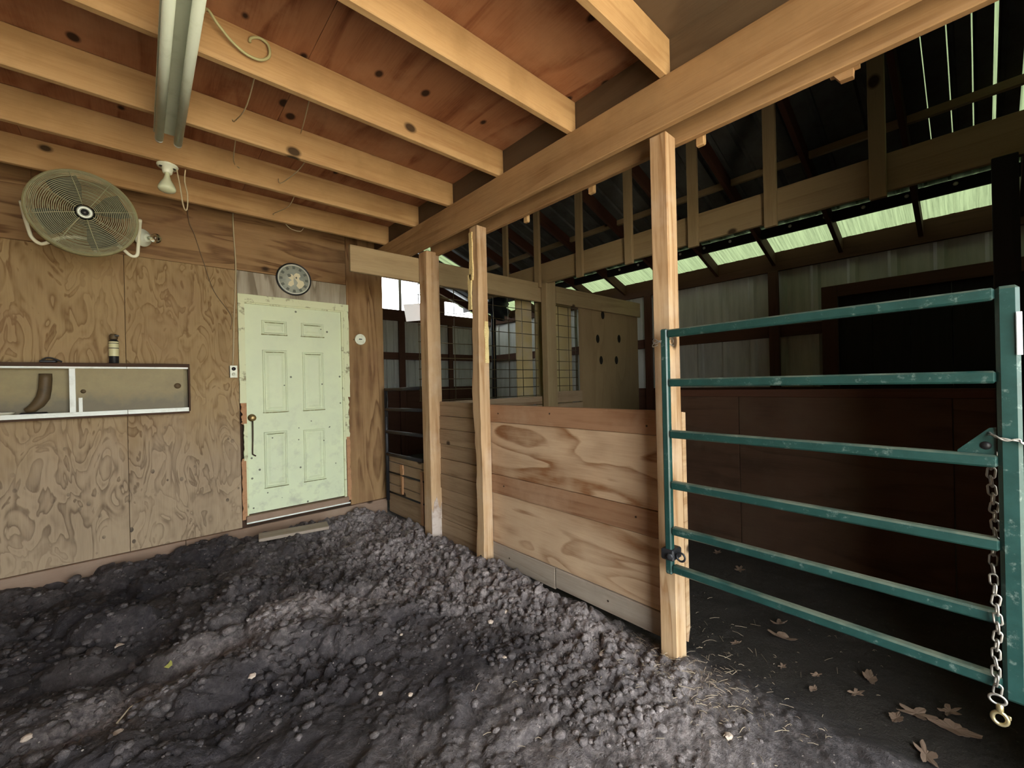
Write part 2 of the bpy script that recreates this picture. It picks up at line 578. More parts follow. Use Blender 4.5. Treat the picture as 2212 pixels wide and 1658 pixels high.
def gate_paint():
    k = NT('green_gate_paint')
    P = k.coord()
    nrm = k.n('ShaderNodeNewGeometry').outputs['Normal']
    sp = k.n('ShaderNodeSeparateXYZ')
    k.put(sp.inputs[0], nrm)
    n1 = k.noise(P, 16.0, 6, 0.7)
    base = k.mix(k.ramp(n1, 0.35, 0.65), (0.007, 0.036, 0.032), (0.013, 0.053, 0.048))
    dust = k.math('MULTIPLY', k.ramp(sp.outputs[2], 0.3, 0.95), k.ramp(k.noise(P, 7.0, 5, 0.65), 0.32, 0.62))
    c = k.mix(k.math('MULTIPLY', dust, 0.6), base, (0.22, 0.22, 0.16))
    sc = k.ramp(k.noise(P, 26.0, 6, 0.75), 0.58, 0.70)
    c = k.mix(k.math('MULTIPLY', sc, 0.5), c, (0.24, 0.30, 0.27))
    chips = k.n('ShaderNodeTexVoronoi', feature='F1')
    k.put(chips.inputs['Vector'], P)
    chips.inputs['Scale'].default_value = 11.0
    pc = k.n('ShaderNodeSeparateColor')
    k.put(pc.inputs[0], chips.outputs['Color'])
    ch = k.math('MULTIPLY', k.math('LESS_THAN', chips.outputs['Distance'], 0.13), k.math('LESS_THAN', pc.outputs[0], 0.08))
    c = k.mix(ch, c, (0.46, 0.38, 0.30))
    k.bsdf(c, 0.38, 0, 0.5)
    return k.m


M_GATE = gate_paint()


def siding(name, col, dirt, amt):
    k = NT(name)
    P = k.coord(False)
    mp = k.n('ShaderNodeMapping')
    k.put(mp.inputs['Vector'], P)
    mp.inputs['Scale'].default_value = (1, 1, 0.12)
    n1 = k.noise(mp.outputs[0], 9.0, 5, 0.65)
    c = k.mix(k.math('MULTIPLY', k.ramp(n1, 0.42, 0.7), amt), col, dirt)
    k.bsdf(c, 0.5, 0.0, 0.4)
    return k.m


M_SIDING = siding('white_steel_siding', (0.44, 0.44, 0.40), (0.26, 0.25, 0.22), 0.6)
M_ROOF = siding('galvanised_roof', (0.10, 0.105, 0.10), (0.06, 0.055, 0.05), 0.7)


def translucent(name, col, dirt):
    k = NT(name)
    P = k.coord(False)
    mp = k.n('ShaderNodeMapping')
    k.put(mp.inputs['Vector'], P)
    mp.inputs['Scale'].default_value = (0.25, 9, 0.25)
    n1 = k.ramp(k.noise(mp.outputs[0], 4.5, 6, 0.75), 0.42, 0.66)
    n2 = k.noise(P, 3.0, 4, 0.6)
    c = k.mix(k.math('MULTIPLY', n1, k.math('MULTIPLY_ADD', n2, 0.8, 0.25)), col, dirt)
    tr = k.n('ShaderNodeBsdfTranslucent')
    df = k.n('ShaderNodeBsdfDiffuse')
    k.put(tr.inputs[0], c)
    k.put(df.inputs[0], c)
    mx = k.n('ShaderNodeMixShader')
    mx.inputs[0].default_value = 0.35
    k.t.links.new(tr.outputs[0], mx.inputs[1])
    k.t.links.new(df.outputs[0], mx.inputs[2])
    k.t.links.new(mx.outputs[0], k.out.inputs[0])
    return k.m


M_FIBER = translucent('green_fibreglass', (0.050, 0.062, 0.033), (0.012, 0.016, 0.008))


def glass(name, col, rough=0.03):
    k = NT(name)
    g = k.n('ShaderNodeBsdfGlass')
    k.put(g.inputs[0], col)
    g.inputs['Roughness'].default_value = rough
    g.inputs['IOR'].default_value = 1.45
    k.t.links.new(g.outputs[0], k.out.inputs[0])
    return k.m


M_GLASS = glass('clear_glass', (0.95, 0.97, 0.9))


def dirt_mat():
    k = NT('black_dirt')
    P = k.n('ShaderNodeTexCoord').outputs['Object']
    n1 = k.noise(P, 2.2, 5, 0.6)
    n2 = k.noise(P, 28.0, 6, 0.7)
    n3 = k.noise(P, 110.0, 4, 0.7)
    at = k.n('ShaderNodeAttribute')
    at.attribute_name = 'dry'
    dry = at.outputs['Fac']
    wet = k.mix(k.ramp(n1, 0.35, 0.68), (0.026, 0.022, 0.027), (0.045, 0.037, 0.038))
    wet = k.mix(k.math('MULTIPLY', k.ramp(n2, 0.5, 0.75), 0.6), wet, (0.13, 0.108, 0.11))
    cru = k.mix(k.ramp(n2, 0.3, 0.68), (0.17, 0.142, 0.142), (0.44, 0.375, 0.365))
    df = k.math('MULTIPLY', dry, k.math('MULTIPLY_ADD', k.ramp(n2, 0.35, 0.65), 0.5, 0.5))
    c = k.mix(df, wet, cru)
    # pale specks of chaff
    vn = k.n('ShaderNodeTexVoronoi', feature='F1')
    k.put(vn.inputs['Vector'], P)
    vn.inputs['Scale'].default_value = 55.0
    pc = k.n('ShaderNodeSeparateColor')
    k.put(pc.inputs[0], vn.outputs['Color'])
    sp = k.math('MULTIPLY', k.math('LESS_THAN', vn.outputs['Distance'], 0.2), k.math('LESS_THAN', pc.outputs[0], 0.05))
    c = k.mix(k.math('MULTIPLY', sp, 0.8), c, (0.42, 0.36, 0.33))
    # the aisle floor (x > 2.05) is darker and browner
    sx = k.n('ShaderNodeSeparateXYZ')
    k.put(sx.inputs[0], P)
    af = k.ramp(k.math('ADD', sx.outputs[0], k.math('MULTIPLY', k.math('SUBTRACT', n2, 0.5), 0.4)), 2.0, 2.25)
    c = k.mix(k.math('MULTIPLY', af, 0.8), c, (0.032, 0.026, 0.02))
    h = k.math('ADD', k.math('MULTIPLY', n2, 1.0), k.math('MULTIPLY', n3, 0.6))
    k.bsdf(c, 0.8, 0, 0.3, h, 1.0, 0.016)
    return k.m


M_DIRT = dirt_mat()
M_YARD = plain('yard_bounce_gravel', (0.50, 0.42, 0.31), 0.9, dirt=(0.36, 0.32, 0.22), dirt_amt=0.6, dscale=1.5)

# ------------------------------------------------------------------ ground
rng = np.random.RandomState(3)


def vnoise(x, y, seed):
    r = np.random.RandomState(seed)
    tab = r.rand(256, 256)
    xi = np.floor(x).astype(int)
    yi = np.floor(y).astype(int)
    fx = x - xi
    fy = y - yi
    fx = fx * fx * (3 - 2 * fx)
    fy = fy * fy * (3 - 2 * fy)
    a = tab[xi % 256, yi % 256]
    b = tab[(xi + 1) % 256, yi % 256]
    c = tab[xi % 256, (yi + 1) % 256]
    d = tab[(xi + 1) % 256, (yi + 1) % 256]
    return (a * (1 - fx) + b * fx) * (1 - fy) + (c * (1 - fx) + d * fx) * fy


def fbm(x, y, seed, octv=4, g=0.5):
    s = 0
    a = 1.0
    t = 0
    for i in range(octv):
        s = s + a * vnoise(x * 2 ** i + 17 * i, y * 2 ** i + 31 * i, seed + i)
        t += a
        a *= g
    return s / t - 0.5


def clods(x, y, cell, seed, keep=0.8):
    """rounded lumps: height 0..1 from jittered cell centres of varied radius"""
    r = np.random.RandomState(seed)
    jx = r.rand(128, 128)
    jy = r.rand(128, 128)
    rad = 0.35 + 0.4 * r.rand(128, 128)
    hh = (r.rand(128, 128) < keep) * (0.5 + 0.5 * r.rand(128, 128))
    X = x / cell
    Y = y / cell
    xi = np.floor(X).astype(int)
    yi = np.floor(Y).astype(int)
    best = np.zeros_like(x)
    for i in (-1, 0, 1):
        for j in (-1, 0, 1):
            a = (xi + i) % 128
            b = (yi + j) % 128
            dx = X - (xi + i + jx[a, b])
            dy = Y - (yi + j + jy[a, b])
            q = 1 - (dx * dx + dy * dy) / rad[a, b] ** 2
            best = np.maximum(best, np.sqrt(np.clip(q, 0, 1)) * hh[a, b])
    return best


def sstep(a, b, x):
    t = np.clip((x - a) / (b - a), 0, 1)
    return t * t * (3 - 2 * t)


def ground_h(x, y):
    x = np.asarray(x, float)
    y = np.asarray(y, float)
    wx = x + 0.10 * fbm(x * 3, y * 3, 50)
    wy = y + 0.10 * fbm(x * 3, y * 3, 60)
    pen = 1 - sstep(1.98, 2.2, x + 0.25 * fbm(x * 4, y * 4, 33))
    far = sstep(1.7, 2.4, y + 0.35 * x * 0 + 0.8 * fbm(x * 1.5, y * 1.5, 5)) # rough clods beyond, trodden soil near the camera
    side = sstep(1.25, 1.75, x + 0.5 * fbm(x * 2, y * 2, 8)) * sstep(0.9, 1.3, y)
    rough = np.clip(far + 0.8 * side, 0, 1) * pen
    h = 0.02 + 0.16 * fbm(wx * 1.3, wy * 1.3, 11, 3) * pen * (0.35 + 0.65 * rough)
    # drifts of dirt against the back wall
    def g(cx, cy, sx, sy, a):
        return a * np.exp(-((x - cx) / sx) ** 2 - ((y - cy) / sy) ** 2)
    h = h + g(0.1, 4.45, 0.35, 0.35, 0.11) + g(0.8, 4.45, 0.4, 0.4, 0.09) + g(-0.8, 4.5, 0.5, 0.3, 0.05)
    h = h + g(1.4, 4.4, 0.35, 0.3, 0.05) + g(0.45, 3.3, 0.5, 0.4, 0.05) + g(0.27, 2.86, 0.13, 0.09, 0.075) + g(0.45, 3.22, 0.18, 0.10, 0.08) + g(1.95, 1.0, 0.2, 0.25, 0.02)
    h = h - g(-0.2, 3.0, 0.5, 0.3, 0.05)
    c0 = clods(wx * 0.9 + 0.35 * wy, wy * 1.25, 0.34, 20, 0.75)
    c1 = clods(wx, wy, 0.15, 21, 0.6)
    c2 = clods(wx, wy, 0.072, 22, 0.8)
    c3 = clods(x, y, 0.034, 23, 0.8)
    patch = sstep(-0.06, 0.10, fbm(x * 2.2, y * 2.2, 77))
    fine = sstep(-0.08, 0.08, fbm(x * 1.8 + 9, y * 1.8, 78) + 0.25 * (x - 1.1))
    lob = 1 - 0.75 * fine
    h = h + rough * (0.12 * c0 * lob + 0.05 * c1 * patch * lob + (0.016 + 0.034 * fine) * c2 + (0.008 + 0.016 * fine) * c3 + 0.05 * fbm(wx * 9, wy * 9, 47, 3, 0.6) * lob)
    # trodden foreground: slanting ridges, crumbs
    tr = (1 - rough) * pen
    u = x * 0.82 + y * 0.57
    v = -x * 0.57 + y * 0.82
    h = h + tr * (0.045 * np.abs(fbm(u * 2.2, v * 7, 41, 4, 0.6)) + 0.05 * fbm(u * 5, v * 9, 43, 4, 0.6) + 0.012 * c3 * sstep(-0.1, 0.2, fbm(x * 4, y * 4, 90)) + 0.016 * c2 * sstep(0.0, 0.2, fbm(x * 3, y * 3, 91)))
    # straight edge of a buried mat
    ed = (y - 1.155) + (x - 1.6) * 0.165
    on = sstep(0.98, 1.05, x) * (1 - sstep(1.6, 1.66, x))
    h = h - 0.018 * on * np.exp(-(ed / 0.012) ** 2) - 0.010 * on * sstep(0.0, -0.02, ed)
    # boot treads
    for (cx, cy, a) in ((0.90, 1.63, 0.3), (1.24, 1.33, 0.5), (1.17, 1.66, 0.4), (0.72, 1.52, 0.2), (1.40, 1.32, 0.45), (1.30, 1.14, 0.6), (1.06, 1.46, 0.35)):
        dx = (x - cx) * math.cos(a) + (y - cy) * math.sin(a)
        dy = -(x - cx) * math.sin(a) + (y - cy) * math.cos(a)
        m = np.exp(-(dx / 0.045) ** 4 - (dy / 0.07) ** 4)
        h = h * (1 - 0.7 * m) + m * (0.012 + 0.0045 * np.sin(dx * 2 * PI / 0.0135))
    # aisle floor: smoother
    h = h + (1 - pen) * (-0.03 + 0.03 * fbm(x * 2, y * 2, 61) + 0.015 * fbm(x * 9, y * 9, 62))
    h = h + (1 - pen) * 0.07 * sstep(3.0, 3.6, x)
    return h


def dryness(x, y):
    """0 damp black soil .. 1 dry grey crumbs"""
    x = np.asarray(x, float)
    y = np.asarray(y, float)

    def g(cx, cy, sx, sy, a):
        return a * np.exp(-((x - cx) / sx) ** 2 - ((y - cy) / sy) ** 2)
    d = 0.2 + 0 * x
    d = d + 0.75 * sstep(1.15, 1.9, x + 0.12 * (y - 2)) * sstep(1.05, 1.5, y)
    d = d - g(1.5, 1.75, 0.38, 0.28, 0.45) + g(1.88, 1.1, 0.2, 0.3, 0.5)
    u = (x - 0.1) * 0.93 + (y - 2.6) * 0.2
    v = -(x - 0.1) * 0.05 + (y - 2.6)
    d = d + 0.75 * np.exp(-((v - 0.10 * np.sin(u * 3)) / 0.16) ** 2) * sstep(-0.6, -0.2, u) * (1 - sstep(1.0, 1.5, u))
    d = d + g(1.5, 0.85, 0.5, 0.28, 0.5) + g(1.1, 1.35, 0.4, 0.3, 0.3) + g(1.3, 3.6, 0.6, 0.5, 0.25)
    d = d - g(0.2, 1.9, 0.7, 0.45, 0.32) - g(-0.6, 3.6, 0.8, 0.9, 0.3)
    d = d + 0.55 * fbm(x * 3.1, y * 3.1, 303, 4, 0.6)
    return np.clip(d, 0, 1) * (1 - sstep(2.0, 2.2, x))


def grid_axis(breaks):
    out = []
    for (a, b, st) in breaks:
        out += list(np.arange(a, b - 1e-6, st))
    out.append(breaks[-1][1])
    return np.array(out)


gx = grid_axis([(-2.6, -1.3, 0.06), (-1.3, -0.4, 0.014), (-0.4, 2.3, 0.0078), (2.3, 3.7, 0.014), (3.7, 6.0, 0.08)])
gy = grid_axis([(-1.6, 0.0, 0.06), (0.0, 0.5, 0.014), (0.5, 2.6, 0.0075), (2.6, 4.6, 0.0105), (4.6, 7.7, 0.1)])
GX, GY = np.meshgrid(gx, gy)
GZ = ground_h(GX, GY)
nx_, ny_ = len(gx), len(gy)
me = bpy.data.meshes.new('floor')
co = np.stack([GX, GY, GZ], -1).reshape(-1, 3)
me.vertices.add(len(co))
me.vertices.foreach_set('co', co.astype(np.float32).ravel())
ii = (np.arange(ny_ - 1)[:, None] * nx_ + np.arange(nx_ - 1)[None, :]).ravel()
quads = np.stack([ii, ii + 1, ii + 1 + nx_, ii + nx_], -1)
me.loops.add(quads.size)
me.loops.foreach_set('vertex_index', quads.astype(np.int32).ravel())
me.polygons.add(len(quads))
me.polygons.foreach_set('loop_start', (np.arange(len(quads)) * 4).astype(np.int32))
me.polygons.foreach_set('loop_total', np.full(len(quads), 4, np.int32))
me.polygons.foreach_set('use_smooth', np.ones(len(quads), bool))
me.update(calc_edges=True)
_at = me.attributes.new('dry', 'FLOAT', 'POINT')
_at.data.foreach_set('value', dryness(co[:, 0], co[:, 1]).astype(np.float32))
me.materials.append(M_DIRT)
floor = bpy.data.objects.new('floor', me)
COL.objects.link(floor)
tag(floor, 'lumpy black dirt floor of the barn pen and aisle', None, None, 'structure')


def gz(x, y):
    return float(ground_h(np.array([x]), np.array([y]))[0])


# unseen yard before the pen, made pale to bounce light onto the ceiling
yard = mk('terrain', [(-30, -1.62, -0.03), (30, -1.62, -0.03), (30, -40, -0.2), (-30, -40, -0.2)], [(3, 2, 1, 0)], M_YARD)
tag(yard, 'unseen yard outside the barn, made pale to bounce light onto the ceiling', None, None, 'structure')

# ------------------------------------------------------------------ back wall (left wall of the photograph), y = 4.5
D = 4.5
wall_back = empty('wall_back', (0, D, 0), 'plywood wall with the cream door and the sliding cupboard', None, None, 'structure')


def sheet_y(x0, x1, z0, z1, mat, parent, grain='z', th=0.012, y=D):
    return box('plywood_sheet', (x0, y, z0), (x1, y + th, z1), mat, parent, 0.0015, grain)


e = 0.0015
sheet_y(-2.6, -1.3 - e, 0.19, 2.545, M_WALL, wall_back)
sheet_y(-1.3, -0.083 - e, 0.19, 2.545, M_WALL, wall_back)
sheet_y(-0.083 + e, 0.672, 0.19, 2.545, M_WALL, wall_back)
sheet_y(-2.6, -0.56 - e, 2.547, 3.14, M_WALLTOP, wall_back, 'x')
sheet_y(-0.56, 0.66 - e, 2.547, 3.14, M_WALLTOP, wall_back, 'x')
sheet_y(0.66 + e, 1.66, 2.552, 3.14, M_WALLTOP, wall_back, 'x')
sheet_y(0.674, 1.66, 2.30, 2.548, M_GREYPLY, wall_back, 'z')
sheet_y(1.663, 2.07, 0.19, 3.14, M_WALLTOP, wall_back, 'z')
# stud framing that closes the wall behind
box('backing', (-2.6, D + 0.013, 0.0), (0.665, D + 0.1, 3.14), M_DARKPLY, wall_back, 0, 'x')
box('backing', (0.665, D + 0.06, 0.0), (1.68, D + 0.1, 3.14), M_DARKPLY, wall_back, 0, 'x')
box('corner_stud', (1.68, D + 0.013, 0.0), (2.06, D + 0.1, 3.14), M_OLDBOARD, wall_back, 0.003, 'z')
sill = empty('baseboard_back', (0, D, 0), 'muddy treated board along the foot of the back wall', None, None, 'structure')
for (a, b) in ((-2.6, -0.9), (-0.897, 0.26), (0.263, 2.06)):
    box('sill_board', (a, D - 0.03, -0.1), (b, D + 0.012, 0.188), M_SILL, sill, 0.004, 'x')

# ---- door
door = empty('door_1', (1.16, D, 0.26), 'dirty cream six panel door with bare chewed trim', None, None, 'structure')
leaf_y = D - 0.005
bm = bmesh.new()
DX0, DX1, DZ0, DZ1 = 0.722, 1.602, 0.30, 2.262


M_GRIME = plain('door_grime', (0.20, 0.20, 0.09), 0.9, dirt=(0.45, 0.48, 0.30), dirt_amt=0.9, dscale=26)


def door_leaf():
    cx = (DX0 + DX1) / 2
    cz = (DZ0 + DZ1) / 2
    o = mkbm('door_leaf', box_bm(DX1 - DX0, 0.04, DZ1 - DZ0, 0.002), M_DOOR, door, T(cx, leaf_y + 0.03, cz))
    fy = leaf_y + 0.01
    for (x0, x1, z0, z1) in ((0.862, 1.078, 1.972, 2.11), (1.207, 1.423, 1.972, 2.11), (0.862, 1.075, 1.228, 1.826), (1.212, 1.415, 1.228, 1.816),
                             (0.86, 1.06, 0.515, 1.046), (1.206, 1.412, 0.515, 1.036)):
        # embossed panel: sunk moulding with a raised field
        v = []
        prof = [(0.0, 0.0005), (0.008, -0.007), (0.022, 0.001), (0.045, 0.006), (0.055, -0.004)]
        prof = [(0.0, -0.0005), (0.006, 0.009), (0.014, 0.0095), (0.022, 0.0005), (0.032, 0.0002), (0.052, 0.008)]
        for (ins, d) in prof:
            for (x, z) in ((x0 + ins, z0 + ins), (x1 - ins, z0 + ins), (x1 - ins, z1 - ins), (x0 + ins, z1 - ins)):
                v.append((x, fy + 0.0 - d * -1 if False else fy - 0.010 - d, z))
        f = []
        for r in range(len(prof) - 1):
            for k in range(4):
                f.append((r * 4 + k, r * 4 + (k + 1) % 4, (r + 1) * 4 + (k + 1) % 4, (r + 1) * 4 + k))
        b = (len(prof) - 1) * 4
        f.append((b, b + 1, b + 2, b + 3))
        # shift so that the outer rim meets the leaf face
        v = [(x, y + 0.0095, z) for x, y, z in v]
        for (zc, xa, xb, hh) in ((z1 - 0.026, x0 + 0.03, x1 - 0.03, 0.006), (z0 - 0.003, x0 - 0.004, x1 + 0.004, 0.009)):
            if z0 > 1.2 or zc < 0.6 or (x0 < 1 and zc > 1.0):
                box('grime_line', (xa, fy - 0.0115, zc), (xb, fy + 0.0, zc + hh * (0.6 if z0 < 1.2 else 1)), M_GRIME, o, 0.001, 'x')
        mk('raised_panel', [(x - cx, y - (leaf_y + 0.03), z - cz) for x, y, z in v], f, M_DOOR, o, T(cx, leaf_y + 0.03, cz))
    return o


leaf = door_leaf()
# trim: painted pieces and chewed bare pieces
box('door_trim', (0.672, D - 0.018, 2.262), (1.676, D + 0.01, 2.336), M_TRIMPAINT, door, 0.003, 'x')
box('door_stop', (0.715, D - 0.008, 2.25), (1.625, D + 0.03, 2.272), M_TRIMPAINT, door, 0.002, 'x')


def chewed(name, x0, x1, z0, z1, mat, amp, seed, y0=D - 0.018, y1=D + 0.01, side=-1):
    r = random.Random(seed)
    n = 16
    pts = []
    for i in range(n + 1):
        z = z0 + (z1 - z0) * i / n
        pts.append((z, r.random() * amp * (0.3 + 0.7 * r.random())))
    v = []
    for z, a in pts:
        xa = x0 + (a if side < 0 else 0)
        xb = x1 - (a if side > 0 else 0)
        v += [(xa, y0 + 0.3 * a, z), (xb, y0 + 0.3 * a, z), (xb, y1, z), (xa, y1, z)]
    f = [(3, 2, 1, 0), tuple(4 * n + k for k in range(4))]
    for i in range(n):
        for k in range(4):
            f.append((4 * i + k, 4 * i + (k + 1) % 4, 4 * i + 4 + (k + 1) % 4, 4 * i + 4 + k))
    c = ((x0 + x1) / 2, D, (z0 + z1) / 2)
    return mk(name, [(x - c[0], y - c[1], z - c[2]) for x, y, z in v], f, mat, door, T(*c))


chewed('door_trim', 0.672, 0.724, 1.33, 2.264, M_TRIMPAINT, 0.006, 1)
chewed('bare_trim', 0.676, 0.724, 1.13, 1.34, M_RAWTRIM, 0.022, 2)['label'] = 'chewed orange bare wood trim beside the knob'
chewed('door_trim', 0.694, 0.726, 0.80, 1.14, M_TRIMPAINT, 0.012, 3)
chewed('bare_trim', 0.672, 0.712, 0.26, 0.82, M_RAWTRIM, 0.014, 4)['label'] = 'bare reddish trim at the foot of the door'
box('door_stop', (0.708, D - 0.010, 0.28), (0.726, D + 0.03, 2.262), M_TRIMPAINT, door, 0.002, 'z')
chewed('door_trim', 1.618, 1.676, 1.35, 2.264, M_TRIMPAINT, 0.005, 5, side=1)
chewed('door_trim', 1.618, 1.664, 0.9, 1.352, M_TRIMPAINT, 0.02, 6, side=1)
chewed('bare_trim', 1.626, 1.668, 0.25, 0.95, M_RAWTRIM, 0.02, 7, side=1)['label'] = 'bare splintered trim on the hinge side'
box('door_stop', (1.598, D - 0.012, 0.28), (1.622, D + 0.03, 2.262), M_TRIMPAINT, door, 0.002, 'z')
box('threshold', (0.70, D - 0.045, 0.232), (1.63, D + 0.05, 0.292), M_SILL, door, 0.004, 'x')
box('threshold_nosing', (0.70, D - 0.052, 0.226), (1.64, D - 0.044, 0.238), M_WHITEMETAL, door, 0.001, 'x')
kn = lathe('door_knob', [(0.0, 0.0), (0.033, 0.0), (0.034, 0.006), (0.014, 0.010), (0.012, 0.03), (0.022, 0.037), (0.029, 0.05), (0.027, 0.062), (0.014, 0.069), (0.0, 0.07)],
           M_BRASS, door, axis_frame((0.766, leaf_y + 0.012, 1.19), (0, -1, 0)), 20)
kn['label'] = 'worn brass round knob'
st = tube('hanging_strap', smooth_path([(0.768, leaf_y - 0.02, 1.165), (0.767, leaf_y - 0.016, 1.02), (0.764, leaf_y - 0.006, 0.87), (0.768, leaf_y - 0.006, 0.85), (0.79, leaf_y - 0.006, 0.832)]), 0.006, M_RUST, door, 8)
st['label'] = 'dark strap hanging from the knob'

# ---- sliding cupboard on the wall
cup = empty('sliding_cupboard', (-0.4, 4.4, 1.28), 'long low wall cupboard with white tracks and dirty sliding boards', 'cupboard')
CX0, CX1, CZ0, CZ1 = -1.9, 0.303, 1.285, 1.68
FY = 4.40
box('top_ledge', (CX0, FY, 1.650), (CX1 + 0.006, D - 0.001, 1.678), M_DARKPLY, cup, 0.002, 'x')
box('bottom_ledge', (CX0, FY + 0.002, 1.268), (CX1, D - 0.001, 1.284), M_DARKPLY, cup, 0.002, 'x')
box('end_board', (CX1 - 0.004, FY + 0.004, 1.285), (CX1 + 0.008, D - 0.001, 1.650), M_DARKPLY, cup, 0.002, 'z')
box('back_board', (CX0, D - 0.012, 1.285), (CX1 - 0.004, D - 0.002, 1.650), M_SLIDE, cup, 0, 'x')
for (a, b) in ((CX0, -0.079), (-0.076, CX1 - 0.005)):
    box('top_track', (a, FY - 0.006, 1.636), (b, FY + 0.03, 1.650), M_WHITEMETAL, cup, 0.001, 'x')
    bt = box('bottom_track', (a, FY - 0.008, 1.284), (b, FY + 0.036, 1.302), M_WHITEMETAL, cup, 0.001, 'x')
    box('track_lip', (a, FY - 0.008, 1.302), (b, FY - 0.003, 1.316), M_WHITEMETAL, bt, 0.0008, 'x')
    box('track_lip', (a, FY + 0.012, 1.302), (b, FY + 0.016, 1.310), M_WHITEMETAL, bt, 0.0008, 'x')
sb = box('sliding_board', (-0.372, FY + 0.018, 1.302), (0.270, FY + 0.026, 1.640), M_SLIDE, cup, 0.001, 'x')
lathe('finger_pull', [(0.0, 0.0), (0.021, 0.0), (0.023, 0.002), (0.023, 0.004), (0.0, 0.0041)], M_BROWNRUBBER, sb, axis_frame((0.228, FY + 0.0175, 1.497), (0, -1, 0)), 20)
lathe('finger_pull', [(0.0, 0.0), (0.014, 0.0), (0.015, 0.002), (0.0, 0.0041)], M_BROWNRUBBER, sb, axis_frame((-0.318, FY + 0.0175, 1.467), (0, -1, 0)), 16)
box('edge_strip', (-0.388, FY + 0.006, 1.302), (-0.356, FY + 0.017, 1.64), M_WHITEMETAL, cup, 0.001, 'z')
box('edge_strip', (-0.342, FY + 0.004, 1.304), (-0.322, FY + 0.015, 1.42), M_WHITEMETAL, cup, 0.001, 'z')

# things inside the open half of the cupboard
boot = empty('brown_boot', (-0.53, 4.455, 1.300), 'brown boot shaped object standing inside the open cupboard half', 'boot')
bm = bmesh.new()
secs = [((-0.605, 1.335), 0.020), ((-0.575, 1.352), 0.028), ((-0.545, 1.385), 0.034), ((-0.522, 1.43), 0.036), ((-0.512, 1.49), 0.034), ((-0.508, 1.56), 0.034), ((-0.508, 1.60), 0.033)]
tube_bm([(x, 4.455, z) for (x, z), r in secs], [r for _, r in secs], 14, bm=bm)
mkbm('shaft', bm, M_BROWNRUBBER, boot, Matrix.Identity(4), True)
box('sole', (-0.632, 4.428, 1.300), (-0.50, 4.482, 1.326), M_BLACK, boot, 0.008, 'x')
dish = empty('shallow_dish', (-0.60, 4.44, 1.300), 'pale shallow dish lying in the open cupboard half', 'dish')
lathe('bowl', [(0, 0), (0.02, 0), (0.04, 0.018), (0.052, 0.032), (0.050, 0.033), (0.036, 0.021), (0, 0.008)], M_DISH, dish, T(-0.70, 4.445, 1.3015))
tin = lathe('dark_tin', [(0, 0), (0.034, 0), (0.036, 0.004), (0.036, 0.055), (0.033, 0.06), (0.0, 0.058)], M_DARKIRON, None, T(-0.80, 4.45, 1.3015))
tag(tin, 'dark round tin at the far end of the open cupboard half', 'tin')

# spray can and black clip on the ledge
can = empty('spray_can', (-0.15, 4.45, 1.678), 'small cream and black can standing on the cupboard ledge', 'can')
lathe('body', [(0, 0), (0.026, 0), (0.029, 0.004), (0.029, 0.165), (0.026, 0.176), (0.016, 0.184), (0, 0.184)], M_BLACK, can, T(-0.15, 4.45, 1.6795))
lathe('label_band', [(0.0294, 0.055), (0.0298, 0.056), (0.0298, 0.112), (0.0294, 0.113)], M_LABELCREAM, can, T(-0.15, 4.45, 1.6795))
lathe('label_band', [(0.0294, 0.119), (0.0298, 0.12), (0.0298, 0.150), (0.0294, 0.151)], M_LABELCREAM, can, T(-0.15, 4.45, 1.6795))
lathe('label_band', [(0.0294, 0.156), (0.0298, 0.157), (0.0298, 0.166), (0.0294, 0.167)], M_LABELCREAM, can, T(-0.15, 4.45, 1.6795))
lathe('cap', [(0, 0.184), (0.020, 0.184), (0.024, 0.19), (0.024, 0.215), (0.016, 0.226), (0, 0.228)], M_BROWNRUBBER, can, T(-0.15, 4.45, 1.6795))
box('nozzle', (-0.143, 4.424, 1.886), (-0.118, 4.44, 1.898), M_BLACK, can, 0.003)
clip = empty('black_clip', (-0.49, 4.45, 1.678), 'black flat gadget lying on the cupboard ledge', 'gadget')
box('body', (-0.535, 4.43, 1.679), (-0.45, 4.475, 1.697), M_BLACK, clip, 0.006)
tube('handle', smooth_path([(-0.525, 4.45, 1.692), (-0.505, 4.45, 1.712), (-0.475, 4.45, 1.712), (-0.44, 4.452, 1.694), (-0.425, 4.452, 1.685)]), 0.005, M_BLACK, clip, 8)

# ---- wall clock
clk = empty('wall_clock', (1.148, D, 2.53), 'round black rimmed clock with cream animal picture above the door', 'clock')
CM = axis_frame((1.148, D - 0.001, 2.53), (0, -1, 0))
lathe('rim', [(0.150, 0.0), (0.157, 0.004), (0.160, 0.018), (0.157, 0.030), (0.150, 0.032), (0.146, 0.024), (0.146, 0.0)], M_CLOCKRIM, clk, CM, 48)
lathe('inner_ring', [(0.146, 0.022), (0.144, 0.026), (0.136, 0.024), (0.134, 0.020)], M_CLOCKRING, clk, CM, 48)
face = lathe('dial', [(0.0, 0.018), (0.136, 0.018), (0.137, 0.012), (0.0, 0.010)], M_CLOCKFACE, clk, CM, 48)
for k in range(12):
    a = k * PI / 6
    x, y = 0.115 * math.sin(a), 0.115 * math.cos(a)
    ca, sa = math.cos(-a), math.sin(-a)
    ol = [(-0.011, -0.013), (0.011, -0.013), (0.013, 0.013), (-0.013, 0.013)]
    o = prism('hour_mark', [(x + p * ca - q * sa, y + p * sa + q * ca) for p, q in ol], 0.0008, M_CLOCKMARK, face, CM @ Matrix.Rotation(0, 4, 'Z') @ T(0, 0, 0.0182))


def clockfig(ol, mat, h):
    # local axes of CM: x is right-handed about -Y; mirror so that +u is to the right in view
    return prism('picture', [(u, v) for u, v in ol], 0.0009, mat, face, CM @ T(0, 0, h))


